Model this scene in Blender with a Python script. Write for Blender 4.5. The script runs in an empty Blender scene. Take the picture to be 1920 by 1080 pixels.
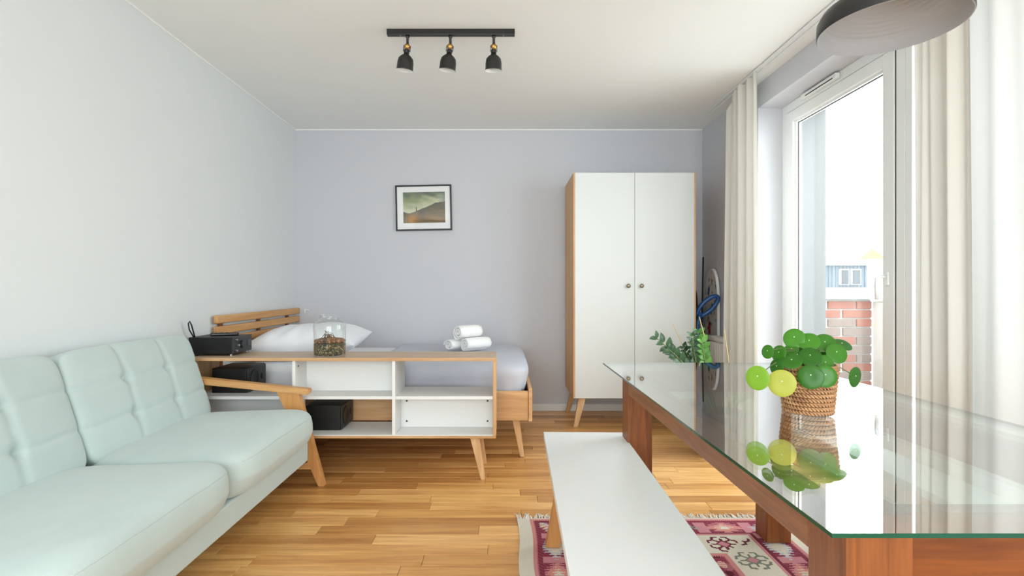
import bpy, bmesh, math, random
from mathutils import Vector, Matrix, noise
random.seed(7)
PI = math.pi
S = bpy.context.scene
C = S.collection

# ------------------------------------------------------------------ camera
CZ = 1.128                                   # eye height
cam = bpy.data.cameras.new('camera')
cam.sensor_width = 36.0
cam.lens = 1000.0 / 1920.0 * 36.0
cam.shift_x = 16.0 / 1920.0
cam.shift_y = 1.0 / 1920.0
cam.clip_start = 0.02
cam_o = bpy.data.objects.new('camera', cam)
C.objects.link(cam_o)
cam_o.location = (0, 0, CZ)
cam_o.rotation_euler = (PI / 2, 0, 0)
S.camera = cam_o

# ------------------------------------------------------------------ world, exposure
w = bpy.data.worlds.new('overcast_sky')
S.world = w
w.use_nodes = True
bg = w.node_tree.nodes['Background']
bg.inputs[0].default_value = (0.91, 0.985, 1.0, 1)
bg.inputs[1].default_value = 5.6
S.view_settings.view_transform = 'Standard'
S.view_settings.look = 'None'
S.view_settings.gamma = 1.0
S.view_settings.use_curve_mapping = False
S.view_settings.exposure = 0.50

# ------------------------------------------------------------------ room numbers (metres; x right, y into the room, z up)
XL, XR, YB, YF, ZC = -1.926, 1.837, 4.93, -1.70, 2.60
DOOR_FAR, OPEN_NEAR, LINTEL = 3.85, 0.60, 2.43
XG = 2.01                                    # inner face of the window frames
XO = 2.31                                    # outer face of the facade

def portal(name, loc, rot, sx, sy):
    l = bpy.data.lights.new(name, 'AREA')
    l.shape = 'RECTANGLE'; l.size = sx; l.size_y = sy
    l.cycles.is_portal = True
    o = bpy.data.objects.new(name, l); C.objects.link(o)
    o.location = loc; o.rotation_euler = rot
portal('daylight_portal', (2.2, (DOOR_FAR + OPEN_NEAR) / 2, 1.21), (0, PI / 2, 0), 2.43, DOOR_FAR - OPEN_NEAR)
portal('daylight_portal', (0.0, YF - 0.1, 1.35), (PI / 2, 0, 0), 3.0, 2.0)

# ------------------------------------------------------------------ mesh helpers
def nbm(): return bmesh.new()

def box(bm, x0, x1, y0, y1, z0, z1, bev=0.0, seg=2):
    vs = [bm.verts.new(p) for p in [(x0,y0,z0),(x1,y0,z0),(x1,y1,z0),(x0,y1,z0),(x0,y0,z1),(x1,y0,z1),(x1,y1,z1),(x0,y1,z1)]]
    fs = [bm.faces.new([vs[i] for i in q]) for q in [(0,3,2,1),(4,5,6,7),(0,1,5,4),(1,2,6,5),(2,3,7,6),(3,0,4,7)]]
    if bev > 0:
        es = list({e for f in fs for e in f.edges})
        bmesh.ops.bevel(bm, geom=es, offset=bev, segments=seg, affect='EDGES', profile=0.5)
    return bm

def hexa(bm, bot, top, bev=0.0):
    """eight-corner solid from two quads (both counter-clockwise seen from above)"""
    vs = [bm.verts.new(p) for p in list(bot) + list(top)]
    fs = [bm.faces.new([vs[i] for i in q]) for q in [(0,3,2,1),(4,5,6,7),(0,1,5,4),(1,2,6,5),(2,3,7,6),(3,0,4,7)]]
    if bev > 0:
        es = list({e for f in fs for e in f.edges})
        bmesh.ops.bevel(bm, geom=es, offset=bev, segments=2, affect='EDGES')
    return bm

def rect(cx, cy, z, wx, wy):
    return [(cx-wx/2, cy-wy/2, z), (cx+wx/2, cy-wy/2, z), (cx+wx/2, cy+wy/2, z), (cx-wx/2, cy+wy/2, z)]

def tube(bm, pts, r, n=8, closed=False):
    pts = [Vector(p) for p in pts]
    m = len(pts)
    rs = r if isinstance(r, (list, tuple)) else [r] * m
    rings = []
    ref = None
    for i, p in enumerate(pts):
        if closed: t = (pts[(i+1) % m] - pts[i-1])
        else: t = pts[min(i+1, m-1)] - pts[max(i-1, 0)]
        t.normalize()
        if ref is None:
            ref = Vector((0,0,1)) if abs(t.z) < 0.9 else Vector((1,0,0))
        a = t.cross(ref); a.normalize()
        b = a.cross(t); b.normalize()
        ref = b
        rings.append([bm.verts.new(p + (a*math.cos(2*PI*k/n) + b*math.sin(2*PI*k/n)) * rs[i]) for k in range(n)])
    for i in range(m if closed else m-1):
        A, B = rings[i], rings[(i+1) % m]
        for k in range(n):
            bm.faces.new((A[k], A[(k+1) % n], B[(k+1) % n], B[k]))
    if not closed:
        bm.faces.new(rings[0][::-1]); bm.faces.new(rings[-1])
    return bm

def lathe(bm, prof, c=(0,0,0), n=32, close=False):
    c = Vector(c)
    rings = []
    for (r, z) in prof:
        if r < 1e-6: rings.append([bm.verts.new(c + Vector((0,0,z)))])
        else: rings.append([bm.verts.new(c + Vector((r*math.cos(2*PI*k/n), r*math.sin(2*PI*k/n), z))) for k in range(n)])
    pairs = list(zip(rings[:-1], rings[1:]))
    if close: pairs.append((rings[-1], rings[0]))
    for A, B in pairs:
        if len(A) == 1 and len(B) == 1: continue
        for k in range(n):
            k2 = (k+1) % n
            if len(A) == 1: bm.faces.new((A[0], B[k2], B[k]))
            elif len(B) == 1: bm.faces.new((A[k], A[k2], B[0]))
            else: bm.faces.new((A[k], A[k2], B[k2], B[k]))
    bmesh.ops.recalc_face_normals(bm, faces=bm.faces)
    return bm

def extrude_poly(bm, poly, axis, a, b):
    """poly: 2D points; axis 'x','y' or 'z' is the extrusion axis from a to b"""
    def P(u, v, t):
        return {'x': (t, u, v), 'y': (u, t, v), 'z': (u, v, t)}[axis]
    A = [bm.verts.new(P(u, v, a)) for u, v in poly]
    B = [bm.verts.new(P(u, v, b)) for u, v in poly]
    n = len(poly)
    fs = [bm.faces.new(A), bm.faces.new(B[::-1])]
    for i in range(n):
        fs.append(bm.faces.new((A[i], B[i], B[(i+1) % n], A[(i+1) % n])))
    bmesh.ops.recalc_face_normals(bm, faces=fs)
    return bm

def rbox(bm, sx, sy, sz, n=6.0, div=16, fn=None, c=(0,0,0)):
    """rounded box (superellipsoid on a cube grid); fn(u,v,w,p) may move the point"""
    cache = {}
    def vert(u, v, w_):
        key = (round(u, 5), round(v, 5), round(w_, 5))
        if key in cache: return cache[key]
        q = (abs(u)**n + abs(v)**n + abs(w_)**n) ** (1.0/n)
        p = Vector((u/q*sx/2, v/q*sy/2, w_/q*sz/2))
        if fn: p = fn(u/q, v/q, w_/q, p)
        cache[key] = bm.verts.new(p + Vector(c))
        return cache[key]
    g = [-1 + 2*i/div for i in range(div+1)]
    for s in (-1, 1):
        for ax in range(3):
            for i in range(div):
                for j in range(div):
                    q = []
                    for (a, b) in ((g[i],g[j]),(g[i+1],g[j]),(g[i+1],g[j+1]),(g[i],g[j+1])):
                        t = [0,0,0]; t[ax] = s; t[(ax+1)%3] = a; t[(ax+2)%3] = b
                        q.append(vert(*t))
                    bm.faces.new(q if s > 0 else q[::-1])
    return bm

def xform(bm, M):
    bmesh.ops.transform(bm, matrix=M, verts=bm.verts)
    return bm

def new_obj(name, data, parent=None):
    o = bpy.data.objects.new(name, data)
    C.objects.link(o)
    if parent is not None: o.parent = parent
    return o

def wloc(o):
    v = Vector((0,0,0))
    while o is not None:
        v += o.location; o = o.parent
    return v

def obj(name, bm, m, parent=None, smooth=False, local=False):
    if parent is not None and not local:
        off = wloc(parent)
        bmesh.ops.translate(bm, vec=-off, verts=bm.verts)
    me = bpy.data.meshes.new(name)
    bm.to_mesh(me); bm.free()
    if smooth:
        for p in me.polygons: p.use_smooth = True
    for mm in (m if isinstance(m, (list, tuple)) else [m]):
        me.materials.append(mm)
    return new_obj(name, me, parent)

def thing(name, label, cat, loc=(0,0,0), group=None, rz=0.0):
    o = new_obj(name, None)
    o.location = loc; o.rotation_euler = (0,0,rz)
    o.empty_display_size = 0.05
    return tag(o, label, cat, group)

def tag(o, label, cat, group=None):
    o['label'] = label; o['category'] = cat
    if group: o['group'] = group
    return o

def struct(o, label=None, cat=None):
    o['kind'] = 'structure'
    if label: o['label'] = label
    if cat: o['category'] = cat
    return o

def srgb(r, g, b):
    f = lambda c: (c/255/12.92) if c/255 <= 0.04045 else ((c/255+0.055)/1.055)**2.4
    return (f(r), f(g), f(b), 1)

# ------------------------------------------------------------------ materials
def base_mat(name):
    m = bpy.data.materials.new(name); m.use_nodes = True
    nt = m.node_tree
    return m, nt, nt.nodes['Principled BSDF']

def N(nt, t, **kw):
    n = nt.nodes.new(t)
    for k, v in kw.items(): setattr(n, k, v)
    return n

def plain(name, col, rough=0.5, metal=0.0, bump=0.0, bscale=200, var=0.04, spec=0.5):
    m, nt, b = base_mat(name)
    b.inputs['Roughness'].default_value = rough
    b.inputs['Metallic'].default_value = metal
    b.inputs['Specular IOR Level'].default_value = spec
    tc = N(nt, 'ShaderNodeTexCoord')
    no = N(nt, 'ShaderNodeTexNoise'); no.inputs['Scale'].default_value = 3.0
    nt.links.new(tc.outputs['Object'], no.inputs['Vector'])
    mix = N(nt, 'ShaderNodeMix', data_type='RGBA')
    nt.links.new(no.outputs['Fac'], mix.inputs[0])
    mix.inputs[6].default_value = tuple(c*(1-var) for c in col[:3]) + (1,)
    mix.inputs[7].default_value = tuple(min(1, c*(1+var)) for c in col[:3]) + (1,)
    nt.links.new(mix.outputs[2], b.inputs['Base Color'])
    if bump > 0:
        n2 = N(nt, 'ShaderNodeTexNoise'); n2.inputs['Scale'].default_value = bscale; n2.inputs['Detail'].default_value = 2
        nt.links.new(tc.outputs['Object'], n2.inputs['Vector'])
        bp = N(nt, 'ShaderNodeBump'); bp.inputs['Strength'].default_value = bump; bp.inputs['Distance'].default_value = 0.002
        nt.links.new(n2.outputs['Fac'], bp.inputs['Height'])
        nt.links.new(bp.outputs['Normal'], b.inputs['Normal'])
    return m

def wood(name, c1, c2, c3=None, axis='x', rough=0.45, scale=1.0, per_object=0.0, coat=0.0):
    """stretched-noise grain along an axis"""
    m, nt, b = base_mat(name)
    b.inputs['Roughness'].default_value = rough
    b.inputs['Coat Weight'].default_value = coat
    b.inputs['Coat Roughness'].default_value = 0.2
    tc = N(nt, 'ShaderNodeTexCoord')
    oi = N(nt, 'ShaderNodeObjectInfo'); geo = N(nt, 'ShaderNodeNewGeometry')
    rnd = N(nt, 'ShaderNodeMath', operation='ADD')
    nt.links.new(oi.outputs['Random'], rnd.inputs[0]); nt.links.new(geo.outputs['Random Per Island'], rnd.inputs[1])
    fr = N(nt, 'ShaderNodeMath', operation='FRACT'); nt.links.new(rnd.outputs[0], fr.inputs[0])
    off = N(nt, 'ShaderNodeMath', operation='MULTIPLY'); off.inputs[1].default_value = 37.0
    nt.links.new(fr.outputs[0], off.inputs[0])
    mp = N(nt, 'ShaderNodeMapping')
    s = {'x': (1.6, 26, 26), 'y': (26, 1.6, 26), 'z': (26, 26, 1.6)}[axis]
    mp.inputs['Scale'].default_value = tuple(q*scale for q in s)
    nt.links.new(tc.outputs['Object'], mp.inputs['Vector'])
    if per_object > 0: nt.links.new(off.outputs[0], mp.inputs['Location'])
    n1 = N(nt, 'ShaderNodeTexNoise'); n1.inputs['Scale'].default_value = 1.0; n1.inputs['Detail'].default_value = 6; n1.inputs['Distortion'].default_value = 0.6
    nt.links.new(mp.outputs[0], n1.inputs['Vector'])
    n2 = N(nt, 'ShaderNodeTexNoise'); n2.inputs['Scale'].default_value = 5.0; n2.inputs['Detail'].default_value = 3
    nt.links.new(mp.outputs[0], n2.inputs['Vector'])
    mm = N(nt, 'ShaderNodeMath', operation='MULTIPLY_ADD'); mm.inputs[1].default_value = 0.35
    nt.links.new(n2.outputs['Fac'], mm.inputs[0]); nt.links.new(n1.outputs['Fac'], mm.inputs[2])
    ramp = N(nt, 'ShaderNodeValToRGB')
    ramp.color_ramp.elements[0].position = 0.42; ramp.color_ramp.elements[0].color = c1
    ramp.color_ramp.elements[1].position = 0.86; ramp.color_ramp.elements[1].color = c2
    nt.links.new(mm.outputs[0], ramp.inputs[0])
    out = ramp.outputs[0]
    if per_object > 0:
        r2 = N(nt, 'ShaderNodeValToRGB')
        e = r2.color_ramp.elements
        e[0].position = 0.0; e[0].color = (0.66, 0.52, 0.40, 1)
        e[1].position = 1.0; e[1].color = (1.22, 1.24, 1.30, 1)
        e2 = r2.color_ramp.elements.new(0.35); e2.color = (0.96, 0.86, 0.74, 1)
        e3 = r2.color_ramp.elements.new(0.7); e3.color = (1.05, 1.02, 0.98, 1)
        nt.links.new(fr.outputs[0], r2.inputs[0])
        mx = N(nt, 'ShaderNodeMix', data_type='RGBA', blend_type='MULTIPLY'); mx.inputs[0].default_value = per_object
        nt.links.new(out, mx.inputs[6]); nt.links.new(r2.outputs[0], mx.inputs[7])
        out = mx.outputs[2]
    nt.links.new(out, b.inputs['Base Color'])
    bp = N(nt, 'ShaderNodeBump'); bp.inputs['Strength'].default_value = 0.12; bp.inputs['Distance'].default_value = 0.001
    nt.links.new(n2.outputs['Fac'], bp.inputs['Height']); nt.links.new(bp.outputs['Normal'], b.inputs['Normal'])
    return m

def fabric(name, col, bump=0.35, bscale=900, rough=0.95, sheen=0.3, var=0.06, weave=0.0):
    m, nt, b = base_mat(name)
    b.inputs['Roughness'].default_value = rough
    b.inputs['Sheen Weight'].default_value = sheen
    b.inputs['Specular IOR Level'].default_value = 0.2
    tc = N(nt, 'ShaderNodeTexCoord')
    no = N(nt, 'ShaderNodeTexNoise'); no.inputs['Scale'].default_value = bscale*0.35; no.inputs['Detail'].default_value = 4
    n3 = N(nt, 'ShaderNodeTexNoise'); n3.inputs['Scale'].default_value = 5
    nt.links.new(tc.outputs['Object'], no.inputs['Vector']); nt.links.new(tc.outputs['Object'], n3.inputs['Vector'])
    ad = N(nt, 'ShaderNodeMath', operation='ADD'); ad.use_clamp = True
    sb = N(nt, 'ShaderNodeMath', operation='MULTIPLY_ADD'); sb.inputs[1].default_value = 0.5; sb.inputs[2].default_value = 0.0
    nt.links.new(n3.outputs['Fac'], sb.inputs[0])
    h = N(nt, 'ShaderNodeMath', operation='MULTIPLY'); h.inputs[1].default_value = 0.5
    nt.links.new(no.outputs['Fac'], h.inputs[0])
    nt.links.new(h.outputs[0], ad.inputs[0]); nt.links.new(sb.outputs[0], ad.inputs[1])
    mix = N(nt, 'ShaderNodeMix', data_type='RGBA')
    nt.links.new(ad.outputs[0], mix.inputs[0])
    mix.inputs[6].default_value = tuple(c*(1-2*var) for c in col[:3]) + (1,)
    mix.inputs[7].default_value = tuple(min(1, c*(1+2*var)) for c in col[:3]) + (1,)
    nt.links.new(mix.outputs[2], b.inputs['Base Color'])
    n2 = N(nt, 'ShaderNodeTexNoise'); n2.inputs['Scale'].default_value = bscale; n2.inputs['Detail'].default_value = 2
    nt.links.new(tc.outputs['Object'], n2.inputs['Vector'])
    bp = N(nt, 'ShaderNodeBump'); bp.inputs['Strength'].default_value = bump; bp.inputs['Distance'].default_value = 0.0015
    nt.links.new(n2.outputs['Fac'], bp.inputs['Height']); nt.links.new(bp.outputs['Normal'], b.inputs['Normal'])
    return m

def clear_glass(name, tint=(1,1,1,1), r0=0.04, rough=0.0, power=5.0):
    """pane: straight-through transparency plus mirror reflection by Schlick's law"""
    m = bpy.data.materials.new(name); m.use_nodes = True
    nt = m.node_tree; nt.nodes.clear()
    out = N(nt, 'ShaderNodeOutputMaterial')
    tr = N(nt, 'ShaderNodeBsdfTransparent'); tr.inputs[0].default_value = tint
    gl = N(nt, 'ShaderNodeBsdfGlossy'); gl.inputs['Color'].default_value = (1, 1, 1, 1); gl.inputs['Roughness'].default_value = rough
    geo = N(nt, 'ShaderNodeNewGeometry')
    dot = N(nt, 'ShaderNodeVectorMath', operation='DOT_PRODUCT')
    nt.links.new(geo.outputs['Incoming'], dot.inputs[0]); nt.links.new(geo.outputs['Normal'], dot.inputs[1])
    ab = N(nt, 'ShaderNodeMath', operation='ABSOLUTE'); nt.links.new(dot.outputs['Value'], ab.inputs[0])
    om = N(nt, 'ShaderNodeMath', operation='SUBTRACT'); om.inputs[0].default_value = 1.0; nt.links.new(ab.outputs[0], om.inputs[1])
    pw = N(nt, 'ShaderNodeMath', operation='POWER'); pw.inputs[1].default_value = power; nt.links.new(om.outputs[0], pw.inputs[0])
    ma = N(nt, 'ShaderNodeMath', operation='MULTIPLY_ADD'); ma.inputs[1].default_value = 1 - r0; ma.inputs[2].default_value = r0
    ma.use_clamp = True
    nt.links.new(pw.outputs[0], ma.inputs[0])
    mx = N(nt, 'ShaderNodeMixShader')
    nt.links.new(ma.outputs[0], mx.inputs[0]); nt.links.new(tr.outputs[0], mx.inputs[1]); nt.links.new(gl.outputs[0], mx.inputs[2])
    nt.links.new(mx.outputs[0], out.inputs[0])
    return m

def drape(name, col, transl=0.45, see=0.04):
    m = bpy.data.materials.new(name); m.use_nodes = True
    nt = m.node_tree; nt.nodes.clear()
    out = N(nt, 'ShaderNodeOutputMaterial')
    tc = N(nt, 'ShaderNodeTexCoord'); wv = N(nt, 'ShaderNodeTexNoise'); wv.inputs['Scale'].default_value = 400
    nt.links.new(tc.outputs['Object'], wv.inputs['Vector'])
    mix = N(nt, 'ShaderNodeMix', data_type='RGBA'); nt.links.new(wv.outputs['Fac'], mix.inputs[0])
    mix.inputs[6].default_value = tuple(c*0.97 for c in col[:3]) + (1,); mix.inputs[7].default_value = col
    d = N(nt, 'ShaderNodeBsdfDiffuse'); t = N(nt, 'ShaderNodeBsdfTranslucent'); tr = N(nt, 'ShaderNodeBsdfTransparent')
    nt.links.new(mix.outputs[2], d.inputs[0]); nt.links.new(mix.outputs[2], t.inputs[0])
    m1 = N(nt, 'ShaderNodeMixShader'); m1.inputs[0].default_value = transl
    nt.links.new(d.outputs[0], m1.inputs[1]); nt.links.new(t.outputs[0], m1.inputs[2])
    m2 = N(nt, 'ShaderNodeMixShader'); m2.inputs[0].default_value = see
    nt.links.new(m1.outputs[0], m2.inputs[1]); nt.links.new(tr.outputs[0], m2.inputs[2])
    nt.links.new(m2.outputs[0], out.inputs[0])
    return m

def attr_mat(name, rough=0.9, bump=0.0, bscale=500):
    m, nt, b = base_mat(name)
    b.inputs['Roughness'].default_value = rough
    b.inputs['Specular IOR Level'].default_value = 0.15
    a = N(nt, 'ShaderNodeAttribute'); a.attribute_name = 'tone'
    tc = N(nt, 'ShaderNodeTexCoord'); no = N(nt, 'ShaderNodeTexNoise'); no.inputs['Scale'].default_value = bscale
    nt.links.new(tc.outputs['Object'], no.inputs['Vector'])
    mx = N(nt, 'ShaderNodeMix', data_type='RGBA', blend_type='MULTIPLY'); mx.inputs[0].default_value = 0.35
    cr = N(nt, 'ShaderNodeValToRGB'); cr.color_ramp.elements[0].color = (0.6,0.6,0.6,1); cr.color_ramp.elements[1].color = (1.2,1.2,1.2,1)
    cr.color_ramp.elements[0].position = 0.3; cr.color_ramp.elements[1].position = 0.7
    nt.links.new(no.outputs['Fac'], cr.inputs[0])
    nt.links.new(a.outputs['Color'], mx.inputs[6]); nt.links.new(cr.outputs[0], mx.inputs[7])
    nt.links.new(mx.outputs[2], b.inputs['Base Color'])
    if bump > 0:
        bp = N(nt, 'ShaderNodeBump'); bp.inputs['Strength'].default_value = bump; bp.inputs['Distance'].default_value = 0.002
        nt.links.new(no.outputs['Fac'], bp.inputs['Height']); nt.links.new(bp.outputs['Normal'], b.inputs['Normal'])
    return m

def gravel_mat(name, cols, scale=140):
    m, nt, b = base_mat(name)
    b.inputs['Roughness'].default_value = 0.8
    tc = N(nt, 'ShaderNodeTexCoord'); vo = N(nt, 'ShaderNodeTexVoronoi'); vo.inputs['Scale'].default_value = scale
    nt.links.new(tc.outputs['Object'], vo.inputs['Vector'])
    sp = N(nt, 'ShaderNodeSeparateColor'); nt.links.new(vo.outputs['Color'], sp.inputs[0])
    cr = N(nt, 'ShaderNodeValToRGB'); cr.color_ramp.interpolation = 'CONSTANT'
    e = cr.color_ramp.elements
    e[0].color = cols[0]; e[1].color = cols[1]; e[1].position = 1.0/len(cols)
    for i in range(2, len(cols)):
        q = e.new(i/len(cols)); q.color = cols[i]
    nt.links.new(sp.outputs[0], cr.inputs[0]); nt.links.new(cr.outputs[0], b.inputs['Base Color'])
    bp = N(nt, 'ShaderNodeBump'); bp.inputs['Strength'].default_value = 0.8; bp.inputs['Distance'].default_value = 0.003; bp.invert = True
    nt.links.new(vo.outputs['Distance'], bp.inputs['Height']); nt.links.new(bp.outputs['Normal'], b.inputs['Normal'])
    return m

def leaf_mat(name, c1, c2, rough=0.35):
    m, nt, b = base_mat(name)
    b.inputs['Roughness'].default_value = rough
    tc = N(nt, 'ShaderNodeTexCoord'); no = N(nt, 'ShaderNodeTexNoise'); no.inputs['Scale'].default_value = 60
    oi = N(nt, 'ShaderNodeObjectInfo')
    nt.links.new(tc.outputs['Object'], no.inputs['Vector'])
    ad = N(nt, 'ShaderNodeMath', operation='MULTIPLY_ADD'); ad.inputs[1].default_value = 0.6
    nt.links.new(oi.outputs['Random'], ad.inputs[0])
    hf = N(nt, 'ShaderNodeMath', operation='MULTIPLY'); hf.inputs[1].default_value = 0.5
    nt.links.new(no.outputs['Fac'], hf.inputs[0]); nt.links.new(hf.outputs[0], ad.inputs[2])
    mix = N(nt, 'ShaderNodeMix', data_type='RGBA'); nt.links.new(ad.outputs[0], mix.inputs[0])
    mix.inputs[6].default_value = c1; mix.inputs[7].default_value = c2
    nt.links.new(mix.outputs[2], b.inputs['Base Color'])
    # thin leaf: let some light through
    out = nt.nodes['Material Output']
    tl = N(nt, 'ShaderNodeBsdfTranslucent'); nt.links.new(mix.outputs[2], tl.inputs[0])
    mx = N(nt, 'ShaderNodeMixShader'); mx.inputs[0].default_value = 0.3
    nt.links.new(b.outputs[0], mx.inputs[1]); nt.links.new(tl.outputs[0], mx.inputs[2]); nt.links.new(mx.outputs[0], out.inputs[0])
    return m

M = {}
M['wall_l'] = plain('wall_paint_lit', srgb(226, 230, 231), 0.85, bump=0.05, bscale=300, var=0.01, spec=0.2)  # same wall paint, lightened: window light put into the left wall's colour
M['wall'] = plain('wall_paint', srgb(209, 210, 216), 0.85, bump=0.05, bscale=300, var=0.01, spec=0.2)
M['ceil'] = plain('ceiling_paint', srgb(244, 245, 243), 0.9, bump=0.04, bscale=300, var=0.01, spec=0.1)
M['white'] = plain('white_lacquer', srgb(240, 242, 242), 0.35, var=0.01)
M['front'] = plain('white_door_front', srgb(222, 226, 225), 0.4, var=0.01)
M['white_matt'] = plain('white_laminate', srgb(238, 239, 238), 0.5, var=0.01)
M['pvc'] = plain('white_pvc', srgb(238, 240, 240), 0.3, var=0.01)
M['gasket'] = plain('dark_rubber', srgb(58, 62, 64), 0.6)
M['floor_gap'] = plain('floor_gap', srgb(96, 62, 34), 0.8)
M['plank'] = wood('oak_plank', srgb(192, 134, 74), srgb(238, 190, 122), axis='x', rough=0.36, per_object=0.9, coat=0.15)
M['oak_x'] = wood('light_oak_x', srgb(190, 142, 92), srgb(222, 180, 132), axis='x', rough=0.5)
M['oak_y'] = wood('light_oak_y', srgb(190, 142, 92), srgb(222, 180, 132), axis='y', rough=0.5)
M['oak_z'] = wood('light_oak_z', srgb(190, 142, 92), srgb(222, 180, 132), axis='z', rough=0.5)
M['top_oak'] = wood('washed_oak_top', srgb(176, 146, 118), srgb(206, 180, 154), axis='x', rough=0.4)
M['head_oak'] = wood('honey_oak_slat', srgb(196, 140, 82), srgb(216, 166, 108), axis='y', rough=0.45)
M['arm_oak'] = wood('honey_oak_arm', srgb(198, 142, 84), srgb(220, 170, 112), axis='x', rough=0.4)
M['arm_oak_z'] = wood('honey_oak_leg', srgb(190, 130, 72), srgb(216, 160, 98), axis='z', rough=0.4)
M['teak_y'] = wood('brown_oak_y', srgb(116, 68, 36), srgb(160, 102, 62), axis='y', rough=0.42, scale=1.6)
M['teak_x'] = wood('brown_oak_x', srgb(92, 44, 12), srgb(132, 70, 24), axis='x', rough=0.42, scale=1.6)
M['teak_z'] = wood('brown_oak_z', srgb(104, 54, 22), srgb(146, 84, 40), axis='z', rough=0.42, scale=1.6)
M['sofa'] = fabric('mint_upholstery', srgb(190, 205, 202))
M['duvet'] = fabric('grey_bedding', srgb(196, 199, 210), bump=0.15, sheen=0.1)
M['linen'] = fabric('white_bedding', srgb(240, 241, 246), bump=0.1, sheen=0.1, var=0.01)
M['towel'] = fabric('white_terry', srgb(246, 246, 246), bump=0.9, bscale=420, sheen=0.4, var=0.01)
M['black'] = plain('black_plastic', srgb(14, 14, 15), 0.5)
M['black_panel'] = plain('dark_grey_panel', srgb(38, 39, 42), 0.45)
M['black_gloss'] = plain('black_gloss', srgb(14, 14, 16), 0.2)
M['black_metal'] = plain('black_metal', srgb(34, 33, 33), 0.38, metal=0.0)
M['brass'] = plain('brass', srgb(206, 160, 92), 0.28, metal=1.0)
M['steel'] = plain('steel', srgb(170, 172, 176), 0.3, metal=1.0)
M['knob'] = plain('dull_brass_knob', srgb(150, 138, 118), 0.35, metal=0.8)
M['lamp_in'] = plain('lamp_inside_grey', srgb(186, 186, 190), 0.55, var=0.01)
M['frame_black'] = plain('black_frame', srgb(28, 28, 30), 0.4)
M['mat'] = plain('picture_mat', srgb(244, 245, 246), 0.8, var=0.01)
M['paint'] = attr_mat('picture_print', rough=0.5, bscale=250)
M['rug'] = attr_mat('woven_wool', rough=0.95, bump=0.8, bscale=420)
M['fringe'] = fabric('cream_wool_fringe', srgb(232, 228, 218), var=0.05)
M['pane'] = clear_glass('window_pane')
M['glass'] = clear_glass('table_glass', tint=(0.93, 0.985, 0.965, 1), r0=0.10, power=2.7)
M['glass_edge'] = plain('green_glass_edge', srgb(6, 78, 58), 0.12, var=0.1)
M['jar'] = clear_glass('jar_glass', tint=(0.97, 0.99, 0.985, 1), r0=0.05, power=3.0)
M['curtain'] = drape('cream_curtain', srgb(232, 229, 221), transl=0.13, see=0.0)
M['sheer'] = drape('white_sheer', srgb(228, 228, 226), transl=0.13, see=0.0)
M['wicker'] = wood('wicker_cane', srgb(138, 90, 54), srgb(208, 160, 116), axis='x', rough=0.6, scale=2.0)
M['soil'] = gravel_mat('dark_soil', [srgb(50, 38, 28), srgb(66, 50, 36), srgb(40, 30, 24), srgb(84, 66, 48)], 160)
M['pilea'] = leaf_mat('pilea_leaf', srgb(30, 92, 18), srgb(80, 150, 36), 0.32)
M['pilea_y'] = leaf_mat('pilea_leaf_yellow', srgb(160, 172, 34), srgb(206, 206, 92), 0.45)
M['pilea_l'] = leaf_mat('pilea_leaf_lime', srgb(104, 160, 26), srgb(140, 186, 52), 0.4)
M['dot'] = plain('pale_leaf_dot', srgb(226, 236, 200), 0.5)
M['petiole'] = plain('petiole', srgb(96, 110, 62), 0.5)
M['zz'] = leaf_mat('zz_leaf', srgb(30, 62, 38), srgb(78, 116, 78), 0.28)
M['zz_b'] = leaf_mat('zz_leaf_lit', srgb(58, 118, 40), srgb(112, 170, 70), 0.32)  # brighter leaf copy: window light put into the colour of right-hand stems
M['zz_stem'] = plain('zz_stem', srgb(120, 128, 84), 0.5)
M['bamboo'] = plain('bamboo_stick', srgb(206, 180, 122), 0.6)
M['pot'] = plain('dark_ceramic', srgb(66, 62, 60), 0.5)
M['brick'] = plain('red_brick', srgb(154, 100, 86), 0.9, bump=0.5, bscale=120, var=0.25)
M['brick_b'] = plain('grey_brick', srgb(138, 122, 114), 0.9, bump=0.5, bscale=120, var=0.2)
M['mortar'] = plain('pale_mortar', srgb(200, 198, 194), 0.9)
M['render'] = plain('white_render', srgb(176, 182, 186), 0.9, bump=0.2, bscale=200, var=0.02)
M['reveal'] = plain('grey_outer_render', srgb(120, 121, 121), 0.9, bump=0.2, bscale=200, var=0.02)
M['parapet'] = plain('cream_parapet_render', srgb(226, 222, 212), 0.9, bump=0.2, bscale=200, var=0.02)
M['slate'] = plain('blue_grey_cladding', srgb(88, 98, 106), 0.7, var=0.08)
M['far_glass'] = plain('far_window_glass', srgb(40, 48, 56), 0.2)
M['tile'] = plain('orange_roof_tile', srgb(190, 110, 76), 0.9)
M['blue'] = plain('blue_plastic', srgb(22, 74, 128), 0.35)
M['radiator'] = plain('radiator_enamel', srgb(226, 224, 218), 0.4, var=0.01)
M['twig'] = plain('dry_twig', srgb(120, 92, 66), 0.9)
M['gravel'] = gravel_mat('dark_gravel', [srgb(58, 48, 34), srgb(92, 78, 50), srgb(40, 46, 40), srgb(130, 110, 70), srgb(64, 74, 62), srgb(160, 146, 110)], 130)
M['mulch'] = gravel_mat('orange_bark', [srgb(92, 62, 40), srgb(150, 92, 52), srgb(84, 70, 50), srgb(176, 128, 86)], 110)

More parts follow.
